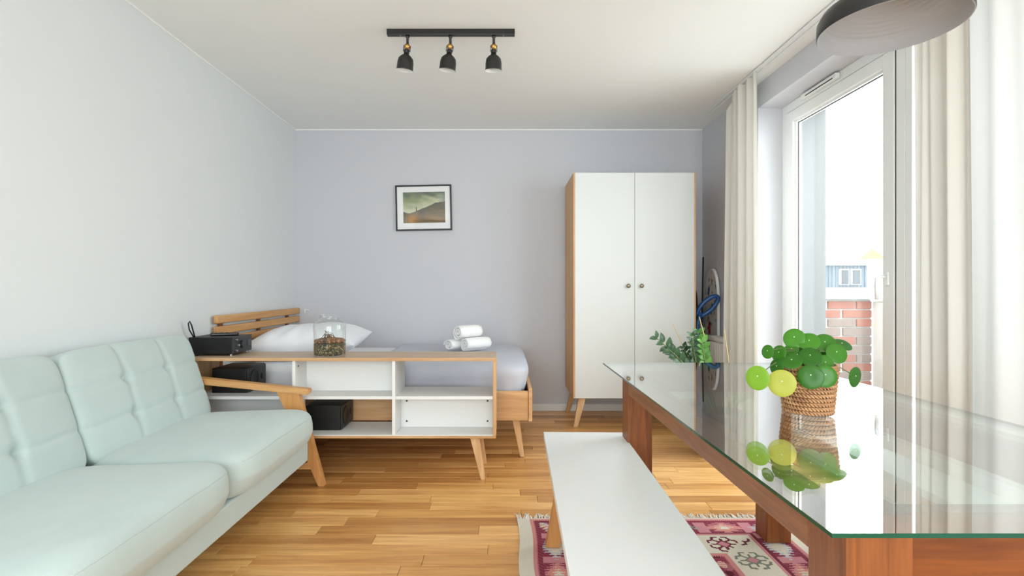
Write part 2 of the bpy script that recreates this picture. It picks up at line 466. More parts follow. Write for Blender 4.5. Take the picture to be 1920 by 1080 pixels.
# ------------------------------------------------------------------ THE ROOM
# floor: a base slab with separate planks running across the room
b = nbm(); box(b, XL, XG + 0.02, YF, YB, -0.06, -0.006)
floor = struct(obj('floor', b, M['floor_gap']), 'honey coloured wooden strip parquet floor', 'floor')
PW = 0.092
row = 0
y1 = YB
stuff = nbm()
n_single = 0
while y1 > YF + 0.01:
    y0 = max(y1 - PW, YF)
    x = XL - random.random() * 0.6
    xend = XR if (y1 > DOOR_FAR or y0 < OPEN_NEAR) else XG + 0.02
    while x < xend:
        ln = random.choice([0.42, 0.55, 0.7, 0.8, 0.95, 1.1]) * random.uniform(0.92, 1.08)
        a, e = max(x, XL), min(x + ln, xend)
        if xend - e < 0.08: e = xend; ln = 9
        if e - a > 0.02:
            if y1 > 1.25 and n_single < 298:
                b = nbm(); box(b, a + 0.0008, e - 0.0008, y0 + 0.0008, y1 - 0.0008, -0.008, 0.0, bev=0.0012, seg=1)
                obj('plank', b, M['plank'], floor); n_single += 1
            else:
                box(stuff, a + 0.0006, e - 0.0006, y0 + 0.0006, y1 - 0.0006, -0.008, 0.0)
        x += ln
    y1 -= PW
    row += 1
o = obj('plank_field', stuff, M['plank'], floor); o['kind'] = 'stuff'

b = nbm(); box(b, XL - 0.15, XO, YF - 0.15, YB + 0.15, ZC, ZC + 0.12)
struct(obj('ceiling', b, M['ceil']), 'plain white ceiling', 'ceiling')
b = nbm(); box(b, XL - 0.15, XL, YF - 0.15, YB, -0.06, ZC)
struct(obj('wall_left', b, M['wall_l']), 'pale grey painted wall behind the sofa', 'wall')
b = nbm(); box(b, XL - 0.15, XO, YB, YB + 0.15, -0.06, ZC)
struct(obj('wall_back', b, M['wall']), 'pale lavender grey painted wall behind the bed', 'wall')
# right wall: pier by the back corner, lintel, near pier (one mesh)
b = nbm()
box(b, XR, XO, DOOR_FAR, YB, -0.06, ZC)
box(b, XR, XO, OPEN_NEAR, DOOR_FAR, LINTEL, ZC)
box(b, XR, XO, YF - 0.15, OPEN_NEAR, -0.06, ZC)
struct(obj('wall_right', b, M['wall']), 'grey wall with the balcony door opening', 'wall')
# rear wall behind the camera with a wide window added for frontal fill light
b = nbm()
box(b, XL, XR, YF - 0.15, YF, -0.06, 0.35)
box(b, XL, XR, YF - 0.15, YF, 2.35, ZC)
box(b, XL, -1.5, YF - 0.15, YF, 0.35, 2.35)
box(b, 1.5, XR, YF - 0.15, YF, 0.35, 2.35)
struct(obj('wall_rear', b, M['wall']), 'pale wall with an added wide fill light window facing the bed', 'wall')
b = nbm()
box(b, -1.5, 1.5, YF - 0.1, YF - 0.04, 0.35, 0.42); box(b, -1.5, 1.5, YF - 0.1, YF - 0.04, 2.28, 2.35)
for xx in (-1.5, -0.53, 0.47, 1.43): box(b, xx, xx + 0.07, YF - 0.1, YF - 0.04, 0.42, 2.28)
struct(obj('fill_window', b, M['pvc']), 'white framed wide window added in the rear wall for fill light', 'window')

b = nbm(); box(b, XL, 1.82, YB - 0.014, YB, 0.0, 0.064, bev=0.003)
struct(obj('baseboard_back', b, M['white']), 'white baseboard along the back wall', 'baseboard')
b = nbm(); box(b, XL, XL + 0.014, YF, YB - 0.014, 0.0, 0.064, bev=0.003)
struct(obj('baseboard_left', b, M['white']), 'white baseboard along the left wall', 'baseboard')
b = nbm(); box(b, XL, XR, YB - 0.006, YB, ZC - 0.010, ZC)
struct(obj('trim_1', b, M['ceil']), 'thin white line under the ceiling at the back wall', 'trim')
b = nbm(); box(b, XL, XL + 0.006, YF, YB - 0.006, ZC - 0.010, ZC)
struct(obj('trim_2', b, M['ceil']), 'thin white line under the ceiling at the left wall', 'trim')

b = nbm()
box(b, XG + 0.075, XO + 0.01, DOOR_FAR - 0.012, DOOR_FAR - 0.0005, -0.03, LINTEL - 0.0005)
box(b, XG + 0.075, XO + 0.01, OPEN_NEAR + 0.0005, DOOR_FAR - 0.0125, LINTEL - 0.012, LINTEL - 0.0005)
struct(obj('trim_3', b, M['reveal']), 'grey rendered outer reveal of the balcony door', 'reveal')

# ---- balcony door (door_1): frame, sash with pane, handle, vent
def ring_frame(bm, x0, x1, y0, y1, z0, z1, wy, wzb, wzt, bev=0.004):
    box(bm, x0, x1, y0, y0 + wy, z0, z1, bev)
    box(bm, x0, x1, y1 - wy, y1, z0, z1, bev)
    box(bm, x0, x1, y0 + wy, y1 - wy, z0, z0 + wzb, bev)
    box(bm, x0, x1, y0 + wy, y1 - wy, z1 - wzt, z1, bev)
DN = 2.735                                   # near edge of the door leaf
b = nbm(); ring_frame(b, XG, XG + 0.07, DN - 0.065, DOOR_FAR, 0.0, LINTEL, 0.062, 0.03, 0.062)
door = struct(obj('door_1', b, M['pvc']), 'white glazed balcony door beside the long curtain', 'door')
b = nbm(); ring_frame(b, XG - 0.006, XG + 0.055, DN + 0.002, DOOR_FAR - 0.066, 0.034, LINTEL - 0.066, 0.085, 0.11, 0.075, 0.006)
sash = obj('door_leaf', b, M['pvc'], door)
b = nbm(); ring_frame(b, XG + 0.012, XG + 0.05, DN + 0.087, DOOR_FAR - 0.151, 0.144, LINTEL - 0.141, 0.012, 0.012, 0.012, 0.0)
obj('glazing_bead', b, M['pvc'], sash)
b = nbm(); ring_frame(b, XG + 0.027, XG + 0.033, DN + 0.099, DOOR_FAR - 0.163, 0.156, LINTEL - 0.153, 0.004, 0.004, 0.004, 0.0)
obj('gasket', b, M['gasket'], sash)
b = nbm(); box(b, XG + 0.028, XG + 0.034, DN + 0.103, DOOR_FAR - 0.167, 0.160, LINTEL - 0.157)
obj('pane', b, M['pane'], sash)
b = nbm(); box(b, XG - 0.001, XG + 0.001, DN - 0.0045, DN + 0.0015, 0.03, LINTEL - 0.06)
obj('seal', b, M['gasket'], door)
b = nbm(); box(b, XG - 0.030, XG - 0.001, 3.18, 3.56, LINTEL - 0.045, LINTEL - 0.012, 0.005)
vent = obj('trickle_vent', b, M['pvc'], door)
b = nbm(); box(b, XG - 0.0318, XG - 0.030, 3.21, 3.50, LINTEL - 0.040, LINTEL - 0.033)
obj('slot', b, M['black_panel'], vent)
b = nbm()
box(b, XG - 0.018, XG - 0.007, DN + 0.03, DN + 0.058, 1.145, 1.215, 0.004)
hd = obj('door_handle', b, M['pvc'], door)
b = nbm()
tube(b, [(XG - 0.018, DN + 0.044, 1.19), (XG - 0.05, DN + 0.044, 1.19), (XG - 0.062, DN + 0.047, 1.18), (XG - 0.064, DN + 0.049, 1.14), (XG - 0.060, DN + 0.050, 1.07)], [0.009, 0.009, 0.0095, 0.0095, 0.008], 10)
obj('lever', b, M['pvc'], hd, smooth=True)
# ---- fixed window beside the door (window_1)
b = nbm()
ring_frame(b, XG, XG + 0.07, OPEN_NEAR, DN - 0.067, 0.0, LINTEL, 0.045, 0.09, 0.09)
box(b, XG, XG + 0.07, 1.58, 1.66, 0.09, LINTEL - 0.09, 0.004)
win = struct(obj('window_1', b, M['pvc']), 'tall white window behind the sheer curtain', 'window')
for (a, e) in ((OPEN_NEAR + 0.045, 1.58), (1.66, DN - 0.112)):
    b = nbm(); box(b, XG + 0.03, XG + 0.036, a, e, 0.09, LINTEL - 0.09)
    obj('pane', b, M['pane'], win)
    b = nbm(); ring_frame(b, XG + 0.022, XG + 0.03, a, e, 0.09, LINTEL - 0.09, 0.004, 0.004, 0.004, 0)
    obj('gasket', b, M['gasket'], win)

# ------------------------------------------------------------------ OUTSIDE
b = nbm(); box(b, XO, 3.35, -1.0, 4.5, -0.25, -0.03)
struct(obj('balcony_floor', b, M['render']), 'pale balcony floor outside the door', 'floor')
BW = thing('balcony_wall', 'brick balcony end wall with white cap outside the door', 'wall', (2.7, 4.5, -0.03))
BW['kind'] = 'structure'
b = nbm(); box(b, XO, 3.10, 4.505, 4.62, -0.03, 1.035); obj('mortar_bed', b, M['mortar'], BW)
b = nbm(); box(b, XO, 3.16, 4.44, 4.68, 1.037, 1.135, 0.006); obj('cap', b, M['render'], BW)
rowz = 1.02; r_i = 0
while rowz > 0.0:
    x = 3.10 - (0.0 if r_i % 2 else 0.125)
    if r_i % 2 == 0:
        xs = [(x, 3.10)]
    else: xs = []
    while x > XO + 0.03:
        xs.append((max(x - 0.24, XO), x - 0.012 if x < 3.099 else x)); x -= 0.25
    for (a, e) in xs:
        if e - a < 0.03: continue
        b = nbm(); box(b, a, e, 4.49, 4.51, rowz - 0.063, rowz, 0.002, 1)
        obj('brick', b, M['brick'] if random.random() < 0.6 else M['brick_b'], BW)
    rowz -= 0.075; r_i += 1
b = nbm(); box(b, 3.11, 3.28, -1.0, 4.50, -0.03, 1.02, 0.01); box(b, 3.09, 3.30, -1.0, 4.43, 1.02, 1.06, 0.006)
struct(obj('balcony_parapet', b, M['parapet']), 'white rendered balcony parapet outside the window', 'wall')

# far house with a clad attic floor
FH = thing('apartment_house', 'distant grey clad attic floor of a house beyond the balcony', 'building', (38, 60, -9))
K = 60.0
def fx(px): return (px - 944) / 1000 * K
def fz(py): return CZ + (541 - py) / 1000 * K
b = nbm(); box(b, fx(1400), fx(1634), 60.2, 72, -9, fz(540)); obj('wall', b, M['render'], FH)
b = nbm(); box(b, fx(1400), fx(1632), 60.6, 72, fz(540), fz(497)); cl = obj('cladding', b, M['slate'], FH)
for i in range(34):
    b = nbm(); xx = fx(1402) + i * 0.41; box(b, xx, xx + 0.05, 60.54, 60.6, fz(539), fz(498)); obj('standing_seam', b, M['slate'], cl)
b = nbm(); hexa(b, [(fx(1398), 60.1, fz(497)), (fx(1638), 60.1, fz(497)), (fx(1638), 72, fz(497)), (fx(1398), 72, fz(497))],
     [(fx(1398), 60.4, fz(494)), (fx(1636), 60.4, fz(494)), (fx(1600), 66, fz(476)), (fx(1398), 66, fz(472))]); obj('roof', b, M['render'], FH)
b = nbm(); box(b, fx(1400), fx(1640), 59.9, 60.3, fz(560), fz(541)); obj('ledge', b, M['render'], FH)
for (xa, xb) in ((1530, 1549), (1579, 1596), (1600, 1618)):
    b = nbm(); box(b, fx(xa), fx(xb), 60.3, 60.62, fz(534), fz(504)); f = obj('window', b, M['render'], FH)
    b = nbm(); box(b, fx(xa + 2), fx(xb - 2), 60.25, 60.3, fz(533), fz(506)); obj('window_pane', b, M['far_glass'], f)
SP = thing('tiled_roof_turret', 'tiny pale orange pointed roof far beyond the balcony', 'roof', (fx(1632) * 1.5, 90, -9))
cx = (1637 - 944) / 1000 * 90
zz_ = lambda py: CZ + (541 - py) / 1000 * 90
b = nbm(); box(b, cx - 1.2, cx + 1.2, 89, 91.4, -9, zz_(486)); obj('tower', b, M['render'], SP)
b = nbm(); hexa(b, rect(cx, 90.2, zz_(486), 3.0, 3.0), rect(cx, 90.2, zz_(466), 0.1, 0.1)); obj('roof', b, M['tile'], SP)
b = nbm(); tube(b, [(cx, 90.2, zz_(467)), (cx, 90.2, zz_(446))], 0.05, 6); obj('finial', b, M['black_metal'], SP)
b = nbm(); box(b, -60, 140, 5.5, 160, -9.3, -9.0)
struct(obj('ground', b, M['render']), 'pale ground far below the balcony', 'ground')

# ------------------------------------------------------------------ CURTAIN RAIL and CURTAINS
b = nbm()
box(b, 1.685, 1.705, -0.8, 4.45, ZC - 0.012, ZC, 0.002); box(b, 1.725, 1.745, -0.8, 4.45, ZC - 0.012, ZC, 0.002); box(b, 1.685, 1.745, -0.8, 4.45, ZC - 0.004, ZC)
tag(obj('curtain_rail', b, M['pvc']), 'white double curtain track screwed to the ceiling by the window', 'curtain rail')

def curtain(name, m, y0a, y1a, y0b, y1b, folds, amp, x, z0, z1, label, seed, nu=220, nz=40, hook=0.0):
    rnd = random.Random(seed)
    ph = [rnd.uniform(0, 6.28) for _ in range(8)]
    b = nbm(); g = []
    for j in range(nz + 1):
        t = j / nz                       # 0 top .. 1 bottom
        z = z1 + (z0 - z1) * t
        ya, yb = y0a + (y0b - y0a) * t, y1a + (y1b - y1a) * t
        rowv = []
        for i in range(nu + 1):
            u = i / nu
            uu = u + 0.018 * math.sin(2*PI*1.3*u + ph[0]) + 0.012 * math.sin(2*PI*2.7*u + ph[1] + t)
            A = amp * (0.75 + 0.35 * math.sin(2*PI*1.7*u + ph[2])) * (0.85 + 0.25 * t)
            s = math.sin(2*PI*folds*uu + ph[3] + 0.35*math.sin(2.2*t + ph[4] + 5*u))
            dx = A * (abs(s) ** 0.8) * (1 if s > 0 else -1) + 0.006 * math.sin(2*PI*folds*2.3*u + ph[5] + 3*t)
            dz = -hook * math.exp(-((u - 1.0) / 0.10)**2) * (1 - t)**6 if hook else 0
            rowv.append(b.verts.new((x + dx, ya + (yb - ya) * u, z + dz)))
        g.append(rowv)
    for j in range(nz):
        for i in range(nu):
            b.faces.new((g[j][i], g[j+1][i], g[j+1][i+1], g[j][i+1]))
    o = obj(name, b, m, smooth=True)
    return tag(o, label, 'curtain')
curtain('curtain', M['curtain'], 3.57, 4.06, 3.54, 4.12, 4.0, 0.032, 1.712, 0.02, ZC - 0.013,
        'cream curtain gathered into folds between the balcony door and wardrobe', 3, hook=0.10)
curtain('curtain', M['curtain'], 1.93, 2.195, 1.92, 2.21, 2.6, 0.020, 1.692, 0.02, ZC - 0.013,
        'narrow cream curtain bunched beside the sheer at the table window', 5, nu=140)
curtain('curtain', M['sheer'], 0.75, 2.17, 0.75, 2.18, 5.5, 0.020, 1.748, 0.02, ZC - 0.013,
        'bright white sheer curtain drawn over the window beside the table', 11, nu=420)

# ------------------------------------------------------------------ RADIATOR
RD = thing('radiator', 'white ribbed radiator in the corner between wardrobe and curtain', 'radiator', (1.76, 4.3, 0.0))
b = nbm(); box(b, 1.735, 1.80, 4.12, 4.48, 0.10, 0.70, 0.006); obj('panel', b, M['radiator'], RD)
for i in range(9):
    b = nbm(); yy = 4.14 + i * 0.0375; box(b, 1.720, 1.737, yy, yy + 0.022, 0.12, 0.69, 0.005); obj('rib', b, M['radiator'], RD)
b = nbm(); box(b, 1.716, 1.805, 4.115, 4.485, 0.70, 0.735, 0.005); obj('grille', b, M['radiator'], RD)
for yy in (4.16, 4.42):
    b = nbm(); tube(b, [(1.765, yy, 0.0), (1.765, yy, 0.11)], 0.010, 8); obj('pipe', b, M['radiator'], RD, smooth=True)

# ------------------------------------------------------------------ SOFA
SF = thing('sofa', 'long mint green sofa with tufted back cushions and wooden arm', 'sofa', (-1.45, 1.70, 0.0))
SY0, SY1, SYM = 0.33, 3.03, 2.13
SYN = 1.23
def seat_fn(seed):
    def fn(u, v, w_, p):
        # u: across (x), v: along (y), w: up
        p = p.copy()
        if w_ > 0: p.z += 0.018 * (1 - abs(v)**2.5) * w_ - 0.012 * (-u) * w_
        if u > 0: p.x += 0.030 * (1 - w_*w_) * u * (1 - abs(v)**6 * 0.5)
        if w_ < 0: p.x -= 0.03 * max(0, u) * (-w_)
        p.z += 0.0035 * noise.noise((p.x*5 + seed, p.y*7, p.z*4)) * (1 if w_ > 0.3 else 0)
        p.z += 0.0018 * math.sin(p.x*70 + 6*noise.noise((p.x*4, p.y*4 + seed, 0))) * max(0, w_) * max(0, -v*0.6 + 0.3)
        return p
    return fn
for (ya, yb, sd) in ((SYM + 0.001, SY1, 1.0), (SYN + 0.001, SYM - 0.001, 9.0), (SY0, SYN - 0.001, 17.0)):
    b = nbm(); rbox(b, 0.66, yb - ya, 0.205, 6.5, 40, seat_fn(sd), (-1.392, (ya + yb)/2, 0.348))
    sc = obj('seat_cushion', b, M['sofa'], SF, smooth=True)
    fn_ = seat_fn(sd)
    for wr in (0.62, -0.72):
        pts = []
        for q_ in range(25):
            v_ = -0.93 + 1.86*q_/24
            nn = (1.0 + abs(v_)**6.5 + abs(wr)**6.5) ** (1/6.5)
            u2, v2, w2 = 1/nn, v_/nn, wr/nn
            p_ = fn_(u2, v2, w2, Vector((u2*0.33, v2*(yb-ya)/2, w2*0.1025)))
            pts.append(p_ + Vector((-1.392 - 0.0004, (ya+yb)/2, 0.348)))
        b = nbm(); tube(b, pts, 0.0022, 6)
        obj('seam', b, M['sofa'], sc, smooth=True)
# backrest cushions: local u along y, v up the slope, w out of the front
def back_cushion(ya, yb, sd):
    def fn(u, v, w_, p):
        p = p.copy()
        if w_ > 0:
            f = 0.0
            for tu in (-0.333, 0.333):
                bend = 0.045 * math.sin(v * 4.0 + sd) 
                f -= 0.008 * math.exp(-((u - tu - bend*(1 - abs(math.cos(v*4.71))))*0.45/0.014)**2)
                for tv in (-0.333, 0.333):
                    r2 = ((u - tu)*0.45)**2 + ((v - tv)*0.245)**2
                    f -= 0.028 * math.exp(-r2/0.022**2)
            for tv in (-0.333, 0.333):
                f -= 0.006 * math.exp(-((v - tv - 0.05*math.sin(u*9.4)*0.3)*0.245/0.012)**2)
            f += 0.020 * (1 - u*u) * (1 - v*v*0.6)
            p.z += f * min(1, w_*1.2)
        return p
    b = nbm(); rbox(b, yb - ya, 0.50, 0.15, 9.0, 64, fn)
    ax_u = Vector((0, 1, 0)); ax_v = Vector((-0.307, 0, 0.952)); ax_w = Vector((0.952, 0, 0.307))
    c = Vector((-1.63, (ya + yb)/2, 0.43)) + ax_v*0.225 - ax_w*0.076
    Mx = Matrix(((ax_u.x, ax_v.x, ax_w.x, c.x), (ax_u.y, ax_v.y, ax_w.y, c.y), (ax_u.z, ax_v.z, ax_w.z, c.z), (0,0,0,1)))
    xform(b, Mx)
    bmesh.ops.recalc_face_normals(b, faces=b.faces)
    bc = obj('back_cushion', b, M['sofa'], SF, smooth=True)
    for tu in (-0.333, 0.333):
        for tv in (-0.333, 0.333):
            b = nbm(); p = c + ax_u*(tu*(yb-ya)/2) + ax_v*(tv*0.25) + ax_w*(0.075 - 0.034 + 0.012)
            lathe(b, [(0, 0.004), (0.006, 0.003), (0.008, 0.0), (0.006, -0.003), (0, -0.004)], n=10)
            R = Vector((0,0,1)).rotation_difference(ax_w).to_matrix().to_4x4()
            xform(b, Matrix.Translation(p) @ R)
            obj('button', b, M['sofa'], bc, smooth=True)
back_cushion(SYM + 0.001, SY1 - 0.005, 0.4)
back_cushion(SYN + 0.001, SYM - 0.001, 1.9)
back_cushion(SY0, SYN - 0.001, 3.1)
b = nbm(); box(b, -1.74, -1.105, SY0 + 0.01, SY1 - 0.012, 0.155, 0.262, 0.008); obj('base', b, M['sofa'], SF)
for (ya, yb) in ((3.036, 3.082), (SY0 - 0.052, SY0 - 0.006)):
    # armrest bar sloping down to the front
    b = nbm(); hexa(b, [(-1.83, ya - 0.005, 0.592), (-1.113, ya - 0.005, 0.520), (-1.113, yb + 0.012, 0.520), (-1.83, yb + 0.012, 0.592)],
                    [(-1.83, ya - 0.005, 0.628), (-1.108, ya - 0.005, 0.553), (-1.108, yb + 0.012, 0.553), (-1.83, yb + 0.012, 0.628)], 0.006)
    obj('armrest', b, M['arm_oak'], SF)
    b = nbm(); hexa(b, [(-1.056, ya, 0.0), (-1.021, ya, 0.0), (-1.021, yb, 0.0), (-1.056, yb, 0.0)],
                    [(-1.293, ya, 0.541), (-1.165, ya, 0.528), (-1.165, yb, 0.528), (-1.293, yb, 0.541)], 0.003)
    obj('leg', b, M['arm_oak_z'], SF)
    b = nbm(); hexa(b, [(-1.84, ya, 0.0), (-1.80, ya, 0.0), (-1.80, yb, 0.0), (-1.84, yb, 0.0)],
                    [(-1.83, ya, 0.590), (-1.75, ya, 0.582), (-1.75, yb, 0.582), (-1.83, yb, 0.590)], 0.003)
    obj('leg', b, M['arm_oak_z'], SF)
    b = nbm(); box(b, -1.80, -1.09, ya + 0.006, yb - 0.006, 0.095, 0.135, 0.003); obj('stretcher', b, M['arm_oak'], SF)

# ------------------------------------------------------------------ BED
BD = thing('bed', 'light oak bed with slatted headboard behind the open sideboard', 'bed', (-0.85, 4.2, 0.0))
BY0, BY1 = 3.525, 4.905
b = nbm(); box(b, -1.86, 0.163, BY0, BY0 + 0.03, 0.255, 0.448, 0.003); obj('side_rail', b, M['oak_x'], BD)
b = nbm(); box(b, -1.86, 0.163, BY1 - 0.03, BY1, 0.255, 0.448, 0.003); obj('side_rail', b, M['oak_x'], BD)
b = nbm(); box(b, 0.165, 0.190, BY0 - 0.004, BY1, 0.25, 0.468, 0.003); obj('foot_board', b, M['oak_y'], BD)
b = nbm(); box(b, -1.86, 0.16, BY0 + 0.03, BY1 - 0.03, 0.28, 0.31); obj('slat_base', b, M['oak_x'], BD)
for (cx, tx) in ((0.118, 0.088), (-1.72, -1.69)):
    for (cy, ty) in ((3.585, 3.60), (4.845, 4.83)):
        b = nbm(); hexa(b, rect(cx + 0.008, cy, 0, 0.028, 0.028), rect(tx - 0.01, ty, 0.28, 0.05, 0.05), 0.003); obj('leg', b, M['oak_z'], BD)
HB = None
for i in range(4):
    zt = 0.950 - i * 0.073
    b = nbm(); box(b, -1.906, -1.876, 3.50, 4.918, zt - 0.054, zt, 0.008, 3)
    obj('headboard_slat', b, M['head_oak'], BD)
for yy in (3.60, 4.16, 4.71):
    b = nbm(); box(b, -1.921, -1.902, yy - 0.018, yy + 0.018, 0.26, 0.938, 0.002); obj('headboard_post', b, M['teak_z'], BD)
b = nbm(); rbox(b, 1.90, 1.21, 0.294, 10, 28, None, (-0.905, 4.215, 0.458)); mt_ = obj('mattress', b, M['linen'], BD, smooth=True); mt_['label'] = 'mattress under a white sheet'

# duvet: a hollow quilt, open below and at its head edge, hanging down around the mattress
DXC, DX0, DXR, DYC, DHY, DZC, DHZ = -0.35, -0.86, 0.178, 4.215, 0.672, 0.545, 0.106
b = nbm()
NI, NJ, NK = 56, 72, 9
stations = [(DX0 + (DXC - DX0)*i/20, 0.0) for i in range(20)] + [(None, math.sin(PI/2*i/(NI - 20))**(2/9.0)) for i in range(NI - 19)]
rings = []
for (xx, u) in stations:
    x = xx if xx is not None else DXC + (DXR - DXC)*u
    r = max(0.0, 1 - u**9.0) ** (1/9.0)
    rz = max(0.0, 1 - u**5.0) ** (1/3.0)
    ring = []
    for jx in range(NJ + 1):
        ph = PI*jx/NJ
        cy, sz = math.cos(ph), math.sin(ph)
        y = DYC - DHY*r*math.copysign(abs(cy)**(2/4.2), cy)
        z = DZC + DHZ*rz*abs(sz)**(2/4.2)
        lift = r*abs(sz)
        z += lift*(0.006*noise.noise((x*4, y*4, 1.3)) + 0.004*noise.noise((x*9, y*9, 4.3)))
        ring.append(b.verts.new((x, y, z)))
    rings.append(ring)
for A, B in zip(rings[:-1], rings[1:]):
    for jx in range(NJ):
        b.faces.new((A[jx], B[jx], B[jx+1], A[jx+1]))
outline = [rg[0] for rg in rings] + [rg[NJ] for rg in rings[::-1]]
prev = outline
for kx in range(1, NK + 1):
    t = kx/NK
    cur = []
    for v in outline:
        q = v.co
        n_ = Vector((max(0.0, q.x - DXC)/(DXR - DXC), (q.y - DYC)/DHY, 0))
        n_.x = n_.x**8; n_.y = math.copysign(abs(n_.y)**8, n_.y)
        if n_.length > 1e-6: n_.normalize()
        off = -0.027*t + 0.004*t*math.sin((q.x + q.y)*62 + 4*noise.noise((q.x*6, q.y*6, 0)))
        cur.append(b.verts.new((q.x + n_.x*off, q.y + n_.y*off, DZC - 0.115*t)))
    for c_ in range(len(outline) - 1):
        b.faces.new((prev[c_], cur[c_], cur[c_+1], prev[c_+1]))
    prev = cur
bmesh.ops.remove_doubles(b, verts=b.verts, dist=0.0004)
bmesh.ops.recalc_face_normals(b, faces=b.faces)
up_ = max(b.faces, key=lambda f: f.calc_center_median().z)
up_.normal_update()
if up_.normal.z < 0: bmesh.ops.reverse_faces(b, faces=b.faces)
dv_ = obj('duvet', b, M['duvet'], smooth=True)
sm_ = dv_.modifiers.new('quilt_thickness', 'SOLIDIFY'); sm_.thickness = 0.015; sm_.offset = -1
tag(dv_, 'soft grey duvet covering the foot half of the bed', 'duvet')

# pillow
b = nbm(); g = {}
NU, NV = 60, 44
PWx, PWy, PT = 0.80, 0.56, 0.115
for s in (1, -1):
    for i in range(NU + 1):
        for j in range(NV + 1):
            u, v = -1 + 2*i/NU, -1 + 2*j/NV
            edge = i in (0, NU) or j in (0, NV)
            t = PT * (max(0, 1 - abs(u)**3.0))**0.62 * (max(0, 1 - abs(v)**3.0))**0.62
            px = u * PWx/2 * (1 - 0.05*(1 - v*v)*abs(u)**4*0.0 - 0.06*(1-abs(v))*abs(u)**3)
            py = v * PWy/2 * (1 - 0.10*(1-abs(u))*abs(v)**3)
            wr = 0.010 * noise.noise((px*9, py*5, 2.0)) * (1 - max(abs(u), abs(v))**4) + 0.007*math.sin(px*42 + 5*noise.noise((px*3, py*3, 0)))*max(0, -v)*(1-abs(v)**6)
            z = s * (t + (wr if t > 0.001 else 0))
            if edge:
                if (i, j, 0) not in g: g[(i, j, 0)] = b.verts.new((px, py, 0))
                g[(i, j, s)] = g[(i, j, 0)]
            else: g[(i, j, s)] = b.verts.new((px, py, z))
for s in (1, -1):
    for i in range(NU):
        for j in range(NV):
            q = [g[(i,j,s)], g[(i+1,j,s)], g[(i+1,j+1,s)], g[(i,j+1,s)]]
            b.faces.new(q if s > 0 else q[::-1])
xform(b, Matrix.Translation((-1.445, 4.00, 0.744)) @ Matrix.Rotation(math.radians(5), 4, 'X') @ Matrix.Rotation(math.radians(-2), 4, 'Y'))
tag(obj('pillow', b, M['linen'], smooth=True), 'plump white pillow lying in front of the headboard', 'pillow')

# towels: rolled terry towels
def towel(L, R, flat, loc, rz, label, rx=0.0, turns=3.2):
    b = nbm()
    poly = []
    n = 90
    th = R / (turns + 0.6) * 0.86
    outer, inner = [], []
    for i in range(n + 1):
        t = i / n
        a = 2*PI*turns*(1 - t) + 0.6
        r = R * (1 - t) + 0.004
        outer.append((r*math.cos(a), r*math.sin(a)*flat)); 
        r2 = max(r - th, 0.0015); inner.append((r2*math.cos(a), r2*math.sin(a)*flat))
    rings = []
    cols = 9
    for k in range(cols):
        y = -L/2 + L*k/(cols-1)
        sc = 1.0 - 0.06*(abs(2*k/(cols-1) - 1)**4)
        jit = 0.002
        O = [b.verts.new((x*sc + jit*noise.noise((x*40, y*20, z*40)), y + 0.004*noise.noise((i*0.2, k*3.0, 1)), z*sc)) for i, (x, z) in enumerate(outer)]
        I = [b.verts.new((x*sc, y + 0.003, z*sc)) for (x, z) in inner]
        rings.append((O, I))
    for (O, I), (O2, I2) in zip(rings[:-1], rings[1:]):
        for i in range(n):
            b.faces.new((O[i], O[i+1], O2[i+1], O2[i])); b.faces.new((I[i+1], I[i], I2[i], I2[i+1]))
        b.faces.new((O[0], O2[0], I2[0], I[0])); b.faces.new((O[n], I[n], I2[n], O2[n]))
    for (O, I), fl in ((rings[0], False), (rings[-1], True)):
        for i in range(n):
            q = (O[i], I[i], I[i+1], O[i+1]); b.faces.new(q if not fl else q[::-1])
    bmesh.ops.recalc_face_normals(b, faces=b.faces)
    xform(b, Matrix.Translation(loc) @ Matrix.Rotation(rz, 4, 'Z') @ Matrix.Rotation(rx, 4, 'X'))
    return tag(obj('towel', b, M['towel'], smooth=True), label, 'towel', 'rolled towels on the bed')
TZ = 0.657
towel(0.20, 0.060, 0.74, (-0.345, 4.08, TZ + 0.044), math.radians(-46), 'flattened white rolled towel, front left of the three', turns=2.4)
towel(0.22, 0.060, 0.88, (-0.205, 4.045, TZ + 0.054), math.radians(-52), 'white rolled towel at the right bottom of the towel pile', turns=2.6)
towel(0.21, 0.062, 0.95, (-0.268, 4.065, TZ + 0.140), math.radians(-48), 'white rolled towel lying on top of the other two', turns=2.6)

# ------------------------------------------------------------------ SIDEBOARD (open shelf unit)
SX0, SX1, SB0, SB1, SZ0, SZ1, TK = -1.86, -0.044, 3.14, 3.46, 0.246, 0.720, 0.019
SD = thing('sideboard', 'long low open sideboard, white inside with oak shell, before the bed', 'sideboard', (-0.95, 3.3, 0.0))
b = nbm(); box(b, SX0, SX1, SB0, SB1, SZ1 - TK, SZ1, 0.002); obj('top_panel', b, M['top_oak'], SD)
b = nbm(); box(b, SX0, SX1, SB0, SB1, SZ0, SZ0 + 0.013, 0.002); obj('bottom_panel', b, M['oak_x'], SD)
for xx in (SX0, SX1 - TK):
    b = nbm(); box(b, xx, xx + TK, SB0, SB1, SZ0 + 0.0135, SZ1 - TK - 0.0005, 0.002); obj('side_panel', b, M['oak_z'], SD)
b = nbm(); box(b, SX0 + TK, SX1 - TK, SB0 + 0.004, SB1 - 0.002, SZ0 + 0.0135, SZ0 + 0.019); obj('bottom_liner', b, M['white_matt'], SD)
for zt, m_, nm in ((SZ1 - TK, 'oak_x', 'front_edge'), (SZ0 - 0.0, 'oak_x', 'front_edge')):
    b = nbm(); box(b, SX0, SX1, SB0 - 0.003, SB0 - 0.0002, zt, zt + TK - (0.002 if zt > 0.5 else 0.006), 0.001, 1); obj(nm, b, M[m_], SD)
D1, D2, SH = -1.237, -0.648, 0.480
